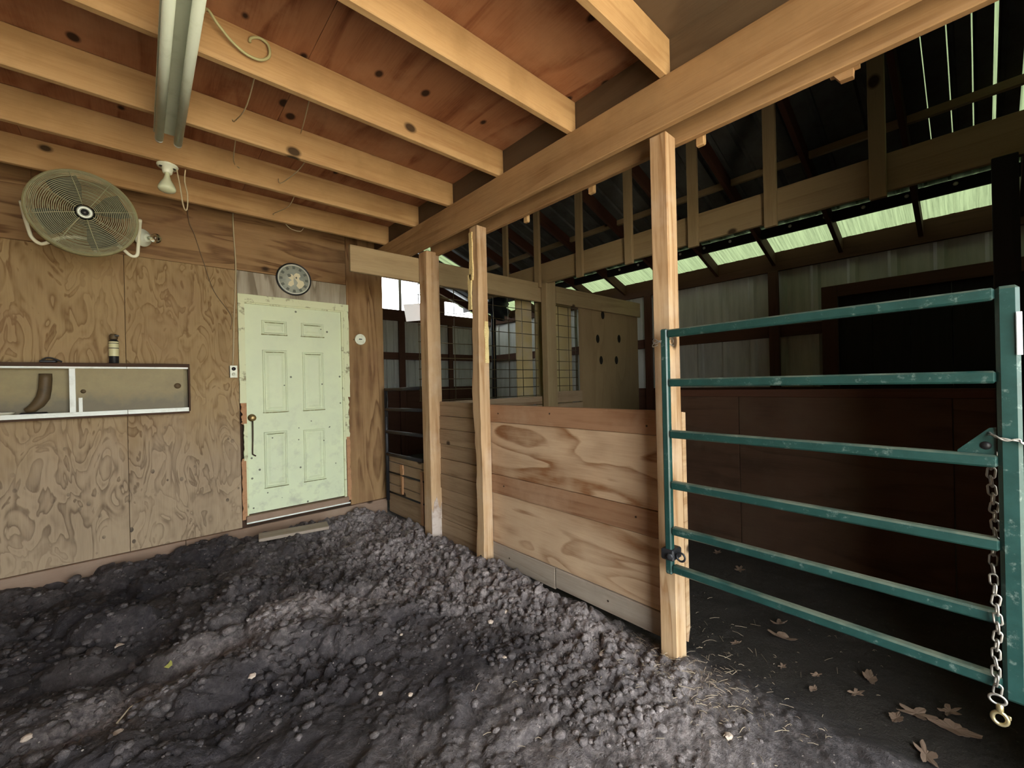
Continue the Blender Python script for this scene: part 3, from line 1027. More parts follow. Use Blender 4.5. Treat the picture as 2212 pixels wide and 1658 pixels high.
_mx = (CM @ Vector((1, 0, 0)) - CM @ Vector((0, 0, 0)))
_my = (CM @ Vector((0, 1, 0)) - CM @ Vector((0, 0, 0)))


def uv(u, v):
    w = Vector((u, 0, v))
    return (w.dot(_mx), w.dot(_my))


def fig(pts, mat, h):
    pts = [uv(u, v) for u, v in pts]
    area = sum(pts[i][0] * pts[(i + 1) % len(pts)][1] - pts[(i + 1) % len(pts)][0] * pts[i][1] for i in range(len(pts)))
    if area < 0:
        pts = pts[::-1]
    return prism('picture', pts, 0.0009, mat, face, CM @ T(0, 0, h))


fig([(-0.055, 0.03), (-0.045, 0.045), (-0.02, 0.05), (0.0, 0.03), (-0.005, -0.01), (0.0, -0.05), (-0.03, -0.075), (-0.055, -0.06), (-0.045, -0.03), (-0.02, -0.01), (-0.05, 0.01)], M_CLOCKFIG, 0.0184)
fig([(0.0, 0.045), (0.02, 0.065), (0.05, 0.06), (0.06, 0.035), (0.045, 0.02), (0.05, 0.0), (0.085, -0.01), (0.095, -0.04), (0.07, -0.075), (0.045, -0.09), (0.02, -0.06), (0.035, -0.03), (0.02, -0.005), (0.005, 0.01)], M_CLOCKFIG, 0.0188)
fig([(0.012, 0.022), (0.022, 0.03), (0.03, 0.02), (0.024, 0.006), (0.014, 0.01)], M_CLOCKMARK, 0.0198)
fig([(-0.062, 0.04), (-0.045, 0.05), (-0.025, 0.04), (-0.03, 0.02), (-0.05, 0.015)], M_CLOCKMARK, 0.0196)

# ---- dial thermometer
thm = empty('dial_thermometer', (1.80, D, 1.973), 'small round white dial on the wall right of the door', 'thermometer')
TM = axis_frame((1.80, D - 0.001, 1.973), (0, -1, 0))
lathe('case', [(0, 0), (0.052, 0), (0.058, 0.004), (0.06, 0.014), (0.055, 0.02), (0.05, 0.017), (0.0, 0.017)], M_WHITEPLASTIC, thm, TM, 28)
prism('pointer', [uv(-0.02, -0.004)[:2], uv(0.016, -0.004), uv(0.02, 0.006), uv(-0.014, 0.008)], 0.001, M_BLACK, thm, TM @ T(0, 0, 0.0175))
lathe('mounting_pin', [(0, 0), (0.007, 0), (0.007, 0.012), (0, 0.013)], M_BRASS, thm, axis_frame((1.735, D - 0.001, 1.97), (0, -1, 0)), 12)

# ---- outlet
out = empty('power_outlet', (0.627, D, 1.615), 'cream duplex outlet on the wall beside the door trim', 'outlet')
box('box', (0.600, D - 0.03, 1.565), (0.654, D - 0.001, 1.67), M_DARKIRON, out, 0.003)
pl = box('cover_plate', (0.600, D - 0.037, 1.563), (0.656, D - 0.031, 1.672), M_WHITEPLASTIC, out, 0.002)
for dz in (0.025, -0.025):
    lathe('socket_face', [(0, 0), (0.016, 0), (0.016, 0.003), (0, 0.0032)], M_BLACK if dz > 0 else M_WHITEPLASTIC, pl, axis_frame((0.628, D - 0.0372, 1.6175 + dz), (0, -1, 0)), 16)
box('slot', (0.620, D - 0.0415, 1.590), (0.623, D - 0.0405, 1.600), M_BLACK, pl, 0)
box('slot', (0.632, D - 0.0415, 1.590), (0.635, D - 0.0405, 1.600), M_BLACK, pl, 0)
o = tube('wall_cable', smooth_path([(0.654, D - 0.008, 3.06), (0.655, D - 0.008, 2.9), (0.666, D - 0.008, 2.6), (0.66, D - 0.008, 2.4), (0.643, D - 0.008, 2.1), (0.635, D - 0.008, 1.85), (0.625, D - 0.012, 1.68)]), 0.0055, M_CORD, None, 8)
tag(o, 'tan power cable running down the wall to the outlet', 'cable')
o = tube('dark_wire', smooth_path([(0.32, D - 0.03, 3.08), (0.335, D - 0.02, 2.9), (0.37, D - 0.012, 2.8), (0.428, D - 0.006, 2.58), (0.50, D - 0.006, 2.33), (0.62, D - 0.006, 2.13), (0.615, D - 0.006, 2.0)]), 0.0032, M_CORDDARK, None, 6)
tag(o, 'thin dark wire slanting across the plywood wall above the cupboard', 'wire')

# ------------------------------------------------------------------ ceiling and joists over the pen
ZJ = 2.945
ZC = 3.14
ceiling = empty('ceiling', (0, 0, ZC), 'reddish knotty plywood ceiling above the joists', None, None, 'structure')
for (x0, x1) in ((-2.6, -0.55), (-0.548, 0.67), (0.672, 2.06)):
    for (y0, y1) in ((1.04, 2.27), (2.272, 3.49), (3.492, 4.6)):
        box('plywood_sheet', (x0, y0, ZC), (x1, y1, ZC + 0.015), M_CEIL, ceiling, 0.001, 'y')
for (x0, x1) in ((-2.6, -0.55), (-0.548, 0.67), (0.672, 2.06)):
    box('grey_plywood_sheet', (x0, -1.6, ZC), (x1, 1.037, ZC + 0.015), M_CEILGREY, ceiling, 0.001, 'y')

box('backing', (-2.6, -1.6, ZC + 0.016), (1.985, 4.62, ZC + 0.03), M_DARKPLY, ceiling, 0, 'x')  # unseen cover, added so no light leaks through the sheet seams
jy = [0.99, 1.59, 2.26, 2.906, 3.487, 4.12]
jlab = {0.99: 'ceiling joist closest to the camera, cut by the top edge of the picture',
        1.59: 'second ceiling joist counted from the camera, clean bright pine',
        2.26: 'third ceiling joist from the camera, with the curled cord in front',
        2.906: 'fourth ceiling joist from the camera, crossing behind the tube light middle',
        3.487: 'fifth ceiling joist from the camera, holding the porcelain lamp holder',
        4.12: 'last ceiling joist, nearest the plywood back wall and above the fan'}
for y in jy:
    o = box('ceiling_joist', (-2.6, y, ZJ), (1.985 if y > 0 else 1.98, y + 0.038, ZC - 0.001), M_JOIST, None, 0.004, 'x')
    tag(o, jlab[y], 'joist', 'pine ceiling joists')

# beam: two planks along the post line
XS = 1.98
o = box('support_beam', (XS - 0.04, -1.6, 2.702), (XS - 0.001, 4.49, 2.944), M_BEAM, None, 0.004, 'y')
tag(o, 'long front beam plank under the joist ends, on the pen side', 'beam', 'double beam planks')
o = box('support_beam', (2.085, -1.6, 2.668), (2.122, 3.46, 2.925), M_BEAM, None, 0.004, 'y')
tag(o, 'rear beam plank, on the dark aisle side of the posts', 'beam', 'double beam planks')
blk = [(0.915, 'closest to the tall gate post'), (1.596, 'between the gate post and the thin middle post'), (2.19, 'nearest the thin middle post'), (0.34, 'notched one, up above the gate')]
for i, (y, w) in enumerate(blk):
    big = (i == 3)
    if big:
        bm = bmesh.new()
        ol = [(-0.05, 0.03), (-0.05, 0.0), (-0.032, 0.0), (-0.030, -0.033), (0.012, -0.030), (0.030, 0.0), (0.045, 0.004), (0.05, 0.03)]
        o = prism('cleat_block', ol, 0.03, M_BEAM, None, Matrix(((0, 0, 1, 2.123), (1, 0, 0, y), (0, 1, 0, 2.67), (0, 0, 0, 1))))
    else:
        o = box('cleat_block', (2.124, y - 0.022, 2.632), (2.154, y + 0.022, 2.80), M_JOIST, None, 0.006, 'z')
    tag(o, 'wooden block under the rear beam, ' + w, 'block', 'blocks under the rear beam')

# ------------------------------------------------------------------ posts
p3 = empty('gate_post', (2.025, 1.065, 0), 'tall square post that carries the green gate', 'post')
box('shaft', (XS, 1.02, -0.1), (2.079, 1.11, 2.70), M_POST, p3, 0.004, 'z')
bm_ol = [(2.081, 0.10), (2.081, 1.285), (2.118, 1.28), (2.119, 0.16), (2.098, 0.09)]
nl = prism('nailer_strip', [(x - 2.10, z - 0.69) for x, z in bm_ol], 0.085, M_POST, p3, Matrix(((1, 0, 0, 2.10), (0, 0, 1, 1.018), (0, 1, 0, 0.69), (0, 0, 0, 1))))


def rough_post():
    root = empty('middle_post', (2.03, 2.635, 0), 'thin rough post with bark edge in the middle of the stall wall', 'post')
    r = random.Random(5)
    v = []
    n = 34
    for i in range(n + 1):
        z = -0.08 + 2.78 * i / n
        a = 0.012 * math.sin(z * 3.1) + 0.010 * (r.random() - 0.5)
        w = 0.014 * max(0, math.sin(z * 5.0 + 1)) + 0.012 * r.random()
        c = [(XS + a * 0.4, 2.592), (XS + 0.098, 2.595), (XS + 0.098, 2.68), (XS + a * 0.4, 2.685 + w - 0.02)]
        v += [(x - 2.03, y - 2.635, z - 1.3) for x, y in c]
    f = [(3, 2, 1, 0), tuple(4 * n + k for k in range(4))]
    for i in range(n):
        for k in range(4):
            f.append((4 * i + k, 4 * i + (k + 1) % 4, 4 * i + 4 + (k + 1) % 4, 4 * i + 4 + k))
    RZ = Matrix(((0, 0, -1, 0), (0, 1, 0, 0), (1, 0, 0, 0), (0, 0, 0, 1)))
    # grain along local X
    v2 = [RZ.inverted() @ Vector(p) for p in v]
    mk('shaft', v2, f, M_POST, root, T(2.03, 2.635, 1.3) @ RZ)
    # pale debarked strip with beetle holes
    for (z0, z1, dy) in ((2.28, 2.66, 0.03), (2.05, 2.33, 0.055), (1.62, 1.95, -0.03)):
        pts = []
        k = 9
        for i in range(k + 1):
            z = z0 + (z1 - z0) * i / k
            wd = 0.016 + 0.008 * r.random()
            pts.append((z, wd))
        vv = []
        for z, wd in pts:
            yy = 2.64 + dy
            vv += [(XS - 0.006, yy - wd, z), (XS - 0.006, yy + wd, z), (XS + 0.006, yy + wd, z), (XS + 0.006, yy - wd, z)] if dy > 0 else \
                  [(2.055 - wd, 2.587, z), (2.055 + wd, 2.587, z), (2.055 + wd, 2.60, z), (2.055 - wd, 2.60, z)]
        ff = [(3, 2, 1, 0), tuple(4 * k + q for q in range(4))]
        for i in range(k):
            for q in range(4):
                ff.append((4 * i + q, 4 * i + (q + 1) % 4, 4 * i + 4 + (q + 1) % 4, 4 * i + 4 + q))
        b = mk('debarked_strip', vv, ff, M_PALESTRIP, root, Matrix.Identity(4))
        b['label'] = 'pale yellow strip with dark beetle holes'


def palestrip():
    k = NT('debarked_wood')
    P = k.coord()
    vn = k.voro(P, 70.0)
    c = k.mix(k.ramp(vn, 0.22, 0.12), (0.74, 0.60, 0.30), (0.05, 0.03, 0.015))
    c = k.mix(k.ramp(k.noise(P, 9, 3, 0.6), 0.4, 0.7), c, (0.62, 0.47, 0.22))
    k.bsdf(c, 0.7, 0, 0.2)
    return k.m


M_PALESTRIP = palestrip()
rough_post()
p1 = empty('corner_post', (2.05, 3.43, 0), 'thick corner post beside the door wall with mud whitened foot', 'post')
box('shaft', (XS, 3.365, -0.1), (2.12, 3.50, 2.70), M_POST, p1, 0.006, 'z')
M_MUDWASH = plain('pale_dried_mud', (0.60, 0.55, 0.52), 0.9, dirt=(0.38, 0.32, 0.28), dirt_amt=0.9, dscale=14)
M_POST_FOOT = plain('whitened_wood', (0.56, 0.47, 0.42), 0.9, dirt=(0.30, 0.2, 0.13), dirt_amt=0.9, dscale=7, lo=0.4, hi=0.62)
r_ = random.Random(4)
fv = []
for (x0, y0, x1, y1) in ((XS - 0.002, 3.363, 2.122, 3.363),):
    n = 10
    pts = [(2.122 - 0.144 * i / n, 0.33 + 0.16 * r_.random() - 0.1 * (i / n)) for i in range(n + 1)]
    for x, zt in pts:
        fv += [(x, 3.3605, -0.08), (x, 3.3605, zt), (x, 3.366, zt), (x, 3.366, -0.08)]
ff = []
for i in range(10):
    for q in range(4):
        ff.append((4 * i + q, 4 * i + (q + 1) % 4, 4 * i + 4 + (q + 1) % 4, 4 * i + 4 + q))
o = mk('dried_mud_skin', fv, ff, M_POST_FOOT, p1, Matrix.Identity(4))
o['label'] = 'whitish dried mud on the foot of the post'

# ------------------------------------------------------------------ stall wall between the posts
sw = empty('stall_wall', (2.1, 2.2, 0.05), 'waist high plywood and board stall wall between the posts', 'partition')
PX = 2.081
ya, yb, yc = 1.112, 2.69, 3.36


def plank(name, y0, y1, z0, z1, mat, th, off=0.0):
    return box(name, (PX + off, y0, z0), (PX + off + th, y1, z1), mat, sw, 0.003, 'y')


plank('top_board', ya, yb - 0.02, 1.152, 1.287, M_BAND, 0.036)
plank('plywood_panel', ya, yb - 0.02, 0.738, 1.150, M_PANEL, 0.03, 0.006)
plank('middle_board', ya, yb - 0.02, 0.590, 0.736, M_BAND, 0.036)
plank('plywood_panel', ya, yb - 0.02, 0.194, 0.588, M_PANEL, 0.03, 0.006)
plank('bottom_board', ya, 1.926, 0.06, 0.191, M_GREYBOARD, 0.038, -0.004)
plank('bottom_board', 1.934, yb - 0.02, 0.045, 0.191, M_GREYBOARD, 0.038, -0.002)
zz = [0.02, 0.21, 0.345, 0.49, 0.625, 0.77, 0.905, 1.045, 1.165, 1.297]
for i in range(len(zz) - 1):
    plank('old_board', yb - 0.015, yc + 0.1, zz[i] + 0.003, zz[i + 1], M_OLDBOARD, 0.03, 0.004 * (i % 3))
for (y, z) in ((1.22, 1.2), (2.5, 1.22), (1.95, 1.24), (1.3, 0.68), (2.45, 0.66), (1.5, 0.13), (2.4, 0.12)):
    lathe('nail_head', [(0, 0), (0.006, 0), (0.006, 0.002), (0, 0.003)], M_RUST, sw, axis_frame((PX - 0.005 if z < 0.2 else PX - 0.001, y, z), (-1, 0, 0)), 8)

# ------------------------------------------------------------------ boarded pen gate in the gap beside the back wall
gg = empty('boarded_pipe_gate', (2.02, 3.95, 0.05), 'dark pipe gate with boards nailed low, in the gap beside the corner post', 'gate')
gxp = 2.02
for z in (1.415, 1.20, 0.955, 0.71):
    tube('rail', [(gxp, 3.50, z + 0.015), (gxp, 4.36, z)], 0.018, M_GATEGREY if False else M_DARKIRON, gg, 10)
tube('upright', [(gxp, 4.36, 0.2), (gxp, 4.36, 1.43)], 0.019, M_DARKIRON, gg, 10)
tube('latch_loop', smooth_path([(gxp, 4.34, 1.36), (gxp - 0.01, 4.30, 1.30), (gxp - 0.01, 4.31, 1.2), (gxp, 4.34, 1.12)]), 0.007, M_DARKIRON, gg, 6)
for (z0, z1) in ((0.07, 0.285), (0.295, 0.375), (0.385, 0.50), (0.51, 0.62), (0.63, 0.70)):
    box('board', (gxp + 0.022, 3.505, z0), (gxp + 0.045, 4.38, z1), M_OLDBOARD, gg, 0.003, 'y')
box('upright_slat', (gxp - 0.002, 3.60, 0.09), (gxp + 0.02, 3.64, 0.61), M_BAND, gg, 0.003, 'z')
pc_ = prism('pale_wood_scrap', [(-0.02, -0.15), (0.012, -0.16), (0.018, 0.02), (0.03, 0.08), (0.02, 0.15), (-0.03, 0.15), (-0.03, 0.04), (-0.012, 0.0)], 0.015, M_RAWTRIM, gg,
            Matrix(((0, 0, -1, gxp + 0.02), (-1, 0, 0, 4.04), (0, 1, 0, 0.475), (0, 0, 0, 1))))
pc_['label'] = 'pale orange wood scrap nailed upright'
for z in (0.51, 0.29):
    tube('low_rail', [(gxp + 0.012, 3.50, z + 0.01), (gxp + 0.012, 4.36, z)], 0.009, M_DARKIRON, gg, 8)

# ------------------------------------------------------------------ green gate
gt = empty('green_gate', (1.92, 0.5, 0.5), 'green six rail tube gate hung on the tall post', 'gate')
GXP = 1.92
for (z0, z1) in ((1.676, 1.686), (1.438, 1.437), (1.189, 1.184), (0.942, 0.933), (0.72, 0.713), (0.535, 0.520)):
    bar('rail', (GXP, 0.998, z0), (GXP, -0.038, z1), 0.038, 0.036, M_GATE, gt, bev=0.006)
bar('hinge_upright', (GXP, 1.016, 0.505), (GXP, 1.016, 1.700), 0.034, 0.036, M_GATE, gt, up=(0, 1, 0), bev=0.006)
bar('latch_upright', (GXP, -0.062, 0.475), (GXP, -0.062, 1.706), 0.048, 0.042, M_GATE, gt, up=(0, 1, 0), bev=0.009)
gs = prism('gusset_plate', [(-0.036, 1.200), (-0.036, 1.285), (-0.022, 1.283), (0.045, 1.210), (0.045, 1.200)], 0.005, M_GATE, gt,
           Matrix(((0, 0, 1, GXP - 0.003), (1, 0, 0, 0), (0, 1, 0, 0), (0, 0, 0, 1))))
lathe('gusset_hole', [(0, 0), (0.0125, 0), (0.0125, 0.0009), (0, 0.001)], M_BLACK, gs, axis_frame((GXP - 0.0032, -0.014, 1.229), (-1, 0, 0)), 16)
sl = box('white_sticker', (GXP - 0.0265, -0.089, 1.50), (GXP - 0.0225, -0.078, 1.625), M_CARD, gt, 0.0005, 'z')
sl['label'] = 'white paint patch'
hc = box('hinge_clamp', (GXP - 0.028, 0.985, 0.575), (GXP + 0.060, 1.05, 0.628), M_DARKIRON, gt, 0.006)
lathe('bolt_head', [(0, 0), (0.016, 0), (0.017, 0.004), (0.017, 0.010), (0.009, 0.012), (0.0, 0.012)], M_DARKIRON, hc, axis_frame((GXP - 0.029, 1.0, 0.60), (-1, -0.3, 0)), 6)
tube('eye_ring', [(GXP - 0.012 + 0.0, 0.955 + 0.020 * math.cos(a), 0.604 + 0.020 * math.sin(a)) for a in [2 * PI * k / 18 for k in range(18)]], 0.005, M_DARKIRON, hc, 8, True)
wl = tube('wire_tie', [(GXP + 0.035 + 0.055 * math.cos(a), 1.045 + 0.045 * math.sin(a), 1.645 + 0.01 * math.sin(3 * a)) for a in [2 * PI * k / 22 for k in range(22)]], 0.003, M_SILVER, gt, 6, True)
tube('wire_tie', [(GXP + 0.035 + 0.058 * math.cos(a), 1.047 + 0.047 * math.sin(a), 1.632 + 0.012 * math.sin(2 * a + 1)) for a in [2 * PI * k / 22 for k in range(22)]], 0.0028, M_SILVER, gt, 6, True)

# chain hanging at the latch side
ch = empty('gate_chain', (1.895, -0.028, 0.42), 'hanging chain with snap hook at the latch end of the green gate', 'chain')


def link_pts(c, ax, side, hl=0.017, hw=0.0085):
    c = Vector(c)
    ax = Vector(ax).normalized()
    side = Vector(side).normalized()
    pts = []
    for k in range(16):
        a = 2 * PI * k / 16
        u = math.cos(a) * hw
        v = math.sin(a)
        vv = (hl - hw) * (1 if v > 0 else -1) + v * hw
        pts.append(c + side * u + ax * vv)
    return pts


NL = 27
Z0, Z1 = 1.195, 0.505
link_mesh = {}
for par in (0, 1):
    bm = tube_bm(link_pts((0, 0, 0), (0, 0, 1), (0, 1, 0.0) if par == 0 else (1, 0.25, 0)), 0.0029, 6, True)
    me = bpy.data.meshes.new('chain_link')
    bm.to_mesh(me)
    bm.free()
    me.polygons.foreach_set('use_smooth', [True] * len(me.polygons))
    me.materials.append(M_SILVER)
    link_mesh[par] = me
for i in range(NL):
    z = Z0 + (Z1 - Z0) * i / (NL - 1)
    o = bpy.data.objects.new('chain_link', link_mesh[i % 2])
    COL.objects.link(o)
    # in front of the low rails, behind the upper ones it hangs from
    xx = 1.950 + (1.890 - 1.950) * min(1, max(0, (0.90 - z) / 0.14)) if z < 0.92 else 1.950
    setw(o, T(xx, -0.027 + 0.003 * math.sin(i * 0.6), z) @ Matrix.Rotation(0.12 * math.sin(i * 1.3), 4, 'X'), ch)
sn = empty('snap_tmp', (0, 0, 0))
bpy.data.objects.remove(sn)
hk = tube('swivel_ring', [(1.886, -0.026 + 0.017 * math.cos(a), 0.478 + 0.014 * math.sin(a)) for a in [2 * PI * k / 16 for k in range(16)]], 0.0036, M_BRASSY if False else M_SILVER, ch, 8, True)
M_BRASSY = plain('bright_brass', (0.55, 0.46, 0.26), 0.3, 0.8, 0.5)
lathe('swivel_barrel', [(0, 0), (0.006, 0), (0.008, 0.004), (0.008, 0.02), (0.005, 0.024), (0, 0.024)], M_BRASSY, ch, T(1.886, -0.030, 0.443), 12)
tube('snap_hook', [(1.886, -0.030 + 0.015 * math.cos(a), 0.424 + 0.018 * math.sin(a)) for a in [2 * PI * k / 18 for k in range(18)]], 0.0056, M_BRASSY, ch, 8, True)
box('snap_thumb', (1.882, -0.052, 0.428), (1.890, -0.044, 0.440), M_BRASSY, ch, 0.002)
# wire from the gusset round the latch upright and off to the right
lw = empty('latch_wire', (1.9, -0.06, 1.25), 'twisted silver wire from the gusset across the gate latch upright', 'wire')
tube('strand', smooth_path([(1.915, -0.022, 1.270), (1.890, -0.035, 1.258), (1.886, -0.05, 1.256), (1.890, -0.078, 1.250), (1.90, -0.11, 1.244), (2.01, -0.345, 1.23)]), 0.0026, M_SILVER, lw, 6)
tube('strand', smooth_path([(1.915, -0.020, 1.262), (1.889, -0.032, 1.263), (1.885, -0.052, 1.250), (1.889, -0.078, 1.256), (1.899, -0.11, 1.238), (2.01, -0.345, 1.236)]), 0.0026, M_SILVER, lw, 6)

# ------------------------------------------------------------------ far barn: cross wall, chord, roof, right wall, far wall
XR, XH, SL, ZP = 5.87, 3.62, 0.36, 2.99


def zroof(x):
    return ZP + SL * (XR - x)


o = box('header_board', (1.335, 3.503, 2.432), (3.90, 3.541, 2.658), M_CHORD, None, 0.004, 'x')
tag(o, 'header board behind the corner post, running from above the door to the far stall', 'board')
o2 = box('header_board', (3.903, 3.503, 2.445), (5.86, 3.541, 2.662), M_CHORD, None, 0.004, 'x')
tag(o2, 'second header board, above the knotty plywood sheet', 'board')
mp_ = empty('stall_back_post', (3.72, 3.46, 0), 'post between the two wire mesh bays at the stall back', 'post')
box('shaft', (3.625, 3.405, -0.1), (3.79, 3.50, 2.88), M_CHORD, mp_, 0.006, 'z')

chord = box('header_chord', (3.625, -1.6, 2.642), (3.664, 4.7, 2.885), M_CHORD, None, 0.004, 'y')
tag(chord, 'long header beam under the row of short studs above the aisle', 'beam')
sy = [0.409, 1.027, 1.622, 2.261, 2.875, 3.52, 4.10]
slab = ['stud nearest the dark gate end of the header beam', 'second stud on the header beam from the gate end', 'third stud on the header beam from the gate end, just right of the gate post', 'middle stud on the header beam, just left of the gate post',
        'fifth stud on the header beam from the gate end', 'thin stud on the header beam beside the stall back post', 'stud behind the header board, left of the stall back post']
for y, lb in zip(sy, slab):
    zt = zroof(3.60) - 0.10
    o = box('header_stud', (3.586, y - 0.04, 2.60), (3.624, y + 0.045, zt), M_CHORD, None, 0.003, 'z')
    tag(o, lb, 'stud', 'studs on the header beam')
ry = [-0.28, 0.354, 0.99, 1.646, 2.32, 2.99, 3.756, 4.4, 5.1, 5.8, 6.5, 7.2]
for i, y in enumerate(ry):
    a = Vector((1.95, y, zroof(1.95) - 0.10))
    b = Vector((6.25, y, zroof(6.25) - 0.10))
    o = bar('roof_rafter', a, b, 0.14, 0.04, M_REDDARK, None, (0, 0, 1))
    nm = ['first', 'second', 'third', 'fourth', 'fifth', 'sixth', 'seventh', 'eighth', 'ninth', 'tenth', 'eleventh', 'twelfth'][i]
    tag(o, 'dark sloping roof rafter, %s from the camera end of the aisle' % nm, 'rafter', 'roof rafters')
for x, nm in ((2.45, 'highest roof purlin, hidden mostly behind the beam'), (3.47, 'second roof purlin from the top, above the studs'), (4.49, 'roof purlin lit along the dark roof above the header beam')):
    z = zroof(x)
    o = box('roof_purlin', (x - 0.02, -1.6, z - 0.03 - 0.06), (x + 0.02, 7.55, z - 0.028), M_CHORD if x > 4 else M_REDDARK, None, 0.003, 'y')
    tag(o, nm, 'purlin', 'roof purlins')
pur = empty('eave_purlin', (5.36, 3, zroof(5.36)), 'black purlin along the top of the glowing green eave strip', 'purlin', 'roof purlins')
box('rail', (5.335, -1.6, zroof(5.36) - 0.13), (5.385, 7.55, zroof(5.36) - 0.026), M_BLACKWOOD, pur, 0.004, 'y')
for y in np.arange(0.1, 3.6, 0.31):  # pale knobs stand in for light glinting through the rib gaps
    lathe('glint_knob', [(0, 0), (0.014, 0.0), (0.018, 0.01), (0.012, 0.022), (0, 0.024)], M_PORCELAIN, pur, axis_frame((5.334, y, zroof(5.36) - 0.07), (-1, 0, 0)), 8)


# corrugated roof sheets: ribs run down the slope
def ribbed(name, u0, u1, pitch, rib, length_pts, mat, parent, minor=0.0, fn=None):
    """profile along u (ribs), swept through two end lines given by fn(u, h, s)"""
    prof = []
    u = u0
    while u < u1 - 1e-6:
        for (f, h) in ((0.0, 0.0), (0.62, 0.0), (0.70, rib), (0.84, rib), (0.92, 0.0)):
            uu = u + f * pitch
            if uu <= u1:
                prof.append((uu, h))
        u += pitch
    prof.append((u1, 0.0))
    v = []
    for s in length_pts:
        v += [fn(uu, h, s) for uu, h in prof]
    n = len(prof)
    f = []
    for j in range(len(length_pts) - 1):
        for i in range(n - 1):
            f.append((j * n + i, j * n + i + 1, (j + 1) * n + i + 1, (j + 1) * n + i))
    c = Vector((0, 0, 0))
    for p in v:
        c += Vector(p)
    c /= len(v)
    return mk(name, [tuple(Vector(p) - c) for p in v], f, mat, parent, T(*c))


roof = empty('roof', (3.5, 3, 4), 'dark galvanised metal roof above the aisle', None, None, 'structure')
rn = Vector((SL, 0, 1)).normalized()
rf = lambda u, h, s: (s + rn.x * h, u, zroof(s) + rn.z * h)
EAVE = 5.36
segs = [(-1.6, -0.68, True), (-0.68, -0.235, True), (-0.235, -0.123, False), (-0.123, -0.105, True), (-0.105, -0.014, False), (-0.014, -0.007, True), (-0.007, 0.098, False), (0.098, 0.104, True), (0.104, 0.218, False), (0.218, 0.223, True), (0.223, 0.71, False), (0.71, 1.62, False), (1.62, 2.53, False), (2.53, 3.44, False), (3.44, 4.35, False), (4.35, 5.2, False),  # hair-thin clear slits imitate light catching the rib edges
        (5.2, 6.02, False), (6.02, 6.33, True), (6.33, 7.38, False), (7.38, 7.62, True)]
for (a, b, clear) in segs:
    p = 0.114 if clear or a < 0 else 0.19
    ribbed('roof_sheet', a, b, p, 0.02, [1.6, EAVE + 0.02], M_FIBER if clear else M_ROOF, roof, fn=rf)
eave = empty('eave_skylight', (5.8, 3, 3.0), 'glowing green translucent strip along the right wall eave', 'skylight')
for i in range(13):
    a = ry[i] if i < len(ry) else 7.6
    a0 = (-1.6 if i == 0 else ry[i - 1])
    b0 = a if i < 12 else 7.62
    if b0 - a0 > 0.05:
        ribbed('fibreglass_panel', a0, b0, 0.15, 0.014, [EAVE - 0.10, 6.35], M_FIBER, eave, fn=lambda u, h, s: (s, u, zroof(s) + h * 0.6 - 0.014))

# right wall: ribbed steel on girts
wr = empty('wall_right', (XR, 3, 0), 'white ribbed steel wall on dark red girts across the aisle', None, None, 'structure')
wf = lambda u, h, s: (XR + 0.045 - h, u, s)
y = -1.6
for (a, b) in ((-1.6, -0.72), (-0.72, 0.30), (0.30, 1.32), (1.32, 2.34), (2.34, 3.46), (3.46, 4.6), (4.6, 6.1), (6.1, 7.6)):
    ribbed('siding_sheet', a, b, 0.34, 0.022, [0.0, 2.9], M_SIDING, wr, fn=wf)
box('wall_plate', (XR - 0.03, -1.6, 2.755), (XR + 0.01, 7.6, 2.99), M_REDDARK, wr, 0.004, 'y')
box('girt', (XR - 0.012, -1.6, 1.95), (XR + 0.02, 7.6, 2.09), M_REDDARK, wr, 0.004, 'y')
for y in (1.60, 3.30, 5.6):
    box('wall_post', (XR - 0.06, y, 0.0), (XR - 0.014, y + 0.11, 2.755), M_REDDARK, wr, 0.004, 'z')
for (a, b) in ((-1.6, 0.4), (0.403, 1.8), (1.803, 3.2), (3.203, 4.6)):
    box('kick_board', (XR - 0.012, a, 0.0), (XR + 0.02, b, 1.335), M_REDDARK, wr, 0.003, 'y')
# dark boarded door in the right wall
d2 = empty('door_2', (XR, 0.3, 0), 'wide dark boarded door framed in the right steel wall', None, None, 'structure')
box('door_jamb', (XR - 0.10, 1.02, 0.0), (XR - 0.062, 1.165, 2.46), M_REDDARK, d2, 0.004, 'z')
box('door_header', (XR - 0.10, -1.6, 2.33), (XR - 0.062, 1.02, 2.46), M_REDDARK, d2, 0.004, 'y')
for k in range(9):
    box('door_board', (XR - 0.062, 1.02 - 0.29 * (k + 1) + 0.002, 0.0), (XR - 0.04, 1.02 - 0.29 * k, 2.34), M_BLACKWOOD, d2, 0.003, 'z')

# partition of the far stall below the header beam
pt = empty('far_partition', (3.68, 1.2, 0), 'dark low plywood partition across the aisle behind the green gate', 'partition')
for (a, b) in ((-1.5, 0.10), (0.104, 1.31), (1.314, 2.0)):
    box('plywood_panel', (3.668, a, -0.06), (3.69, b, 1.30), M_DARKPLY, pt, 0.002, 'y')
box('cap_board', (3.664, -1.5, 1.30), (3.70, 2.0, 1.36), M_REDDARK, pt, 0.004, 'y')
dp = empty('dark_aisle_post', (3.645, -0.12, 0), 'black square post at the right edge carrying the header beam', 'post')
box('shaft', (3.55, -0.168, -0.08), (3.623, -0.07, 2.64), M_BLACKWOOD, dp, 0.004, 'z')

# wire mesh panels and sheets at the stall back
def mesh_panel(name, x0, x1, y, zs, xs, label, xl=None, tilt=0.0):
    root = empty(name, ((x0 + x1) / 2, y, zs[-1]), label, 'mesh panel', 'wire mesh panels')
    zt, zb = max(zs), min(zs)
    for z in zs:
        tube('cross_wire', [(x0, y, z), (x1, y, z)], 0.0042, M_MESHWIRE, root, 5)
    for x in xs:
        tube('upright_wire', [(x, y - 0.009, zt), (x + tilt, y - 0.009, zb)], 0.0042, M_MESHWIRE, root, 5)
    return root


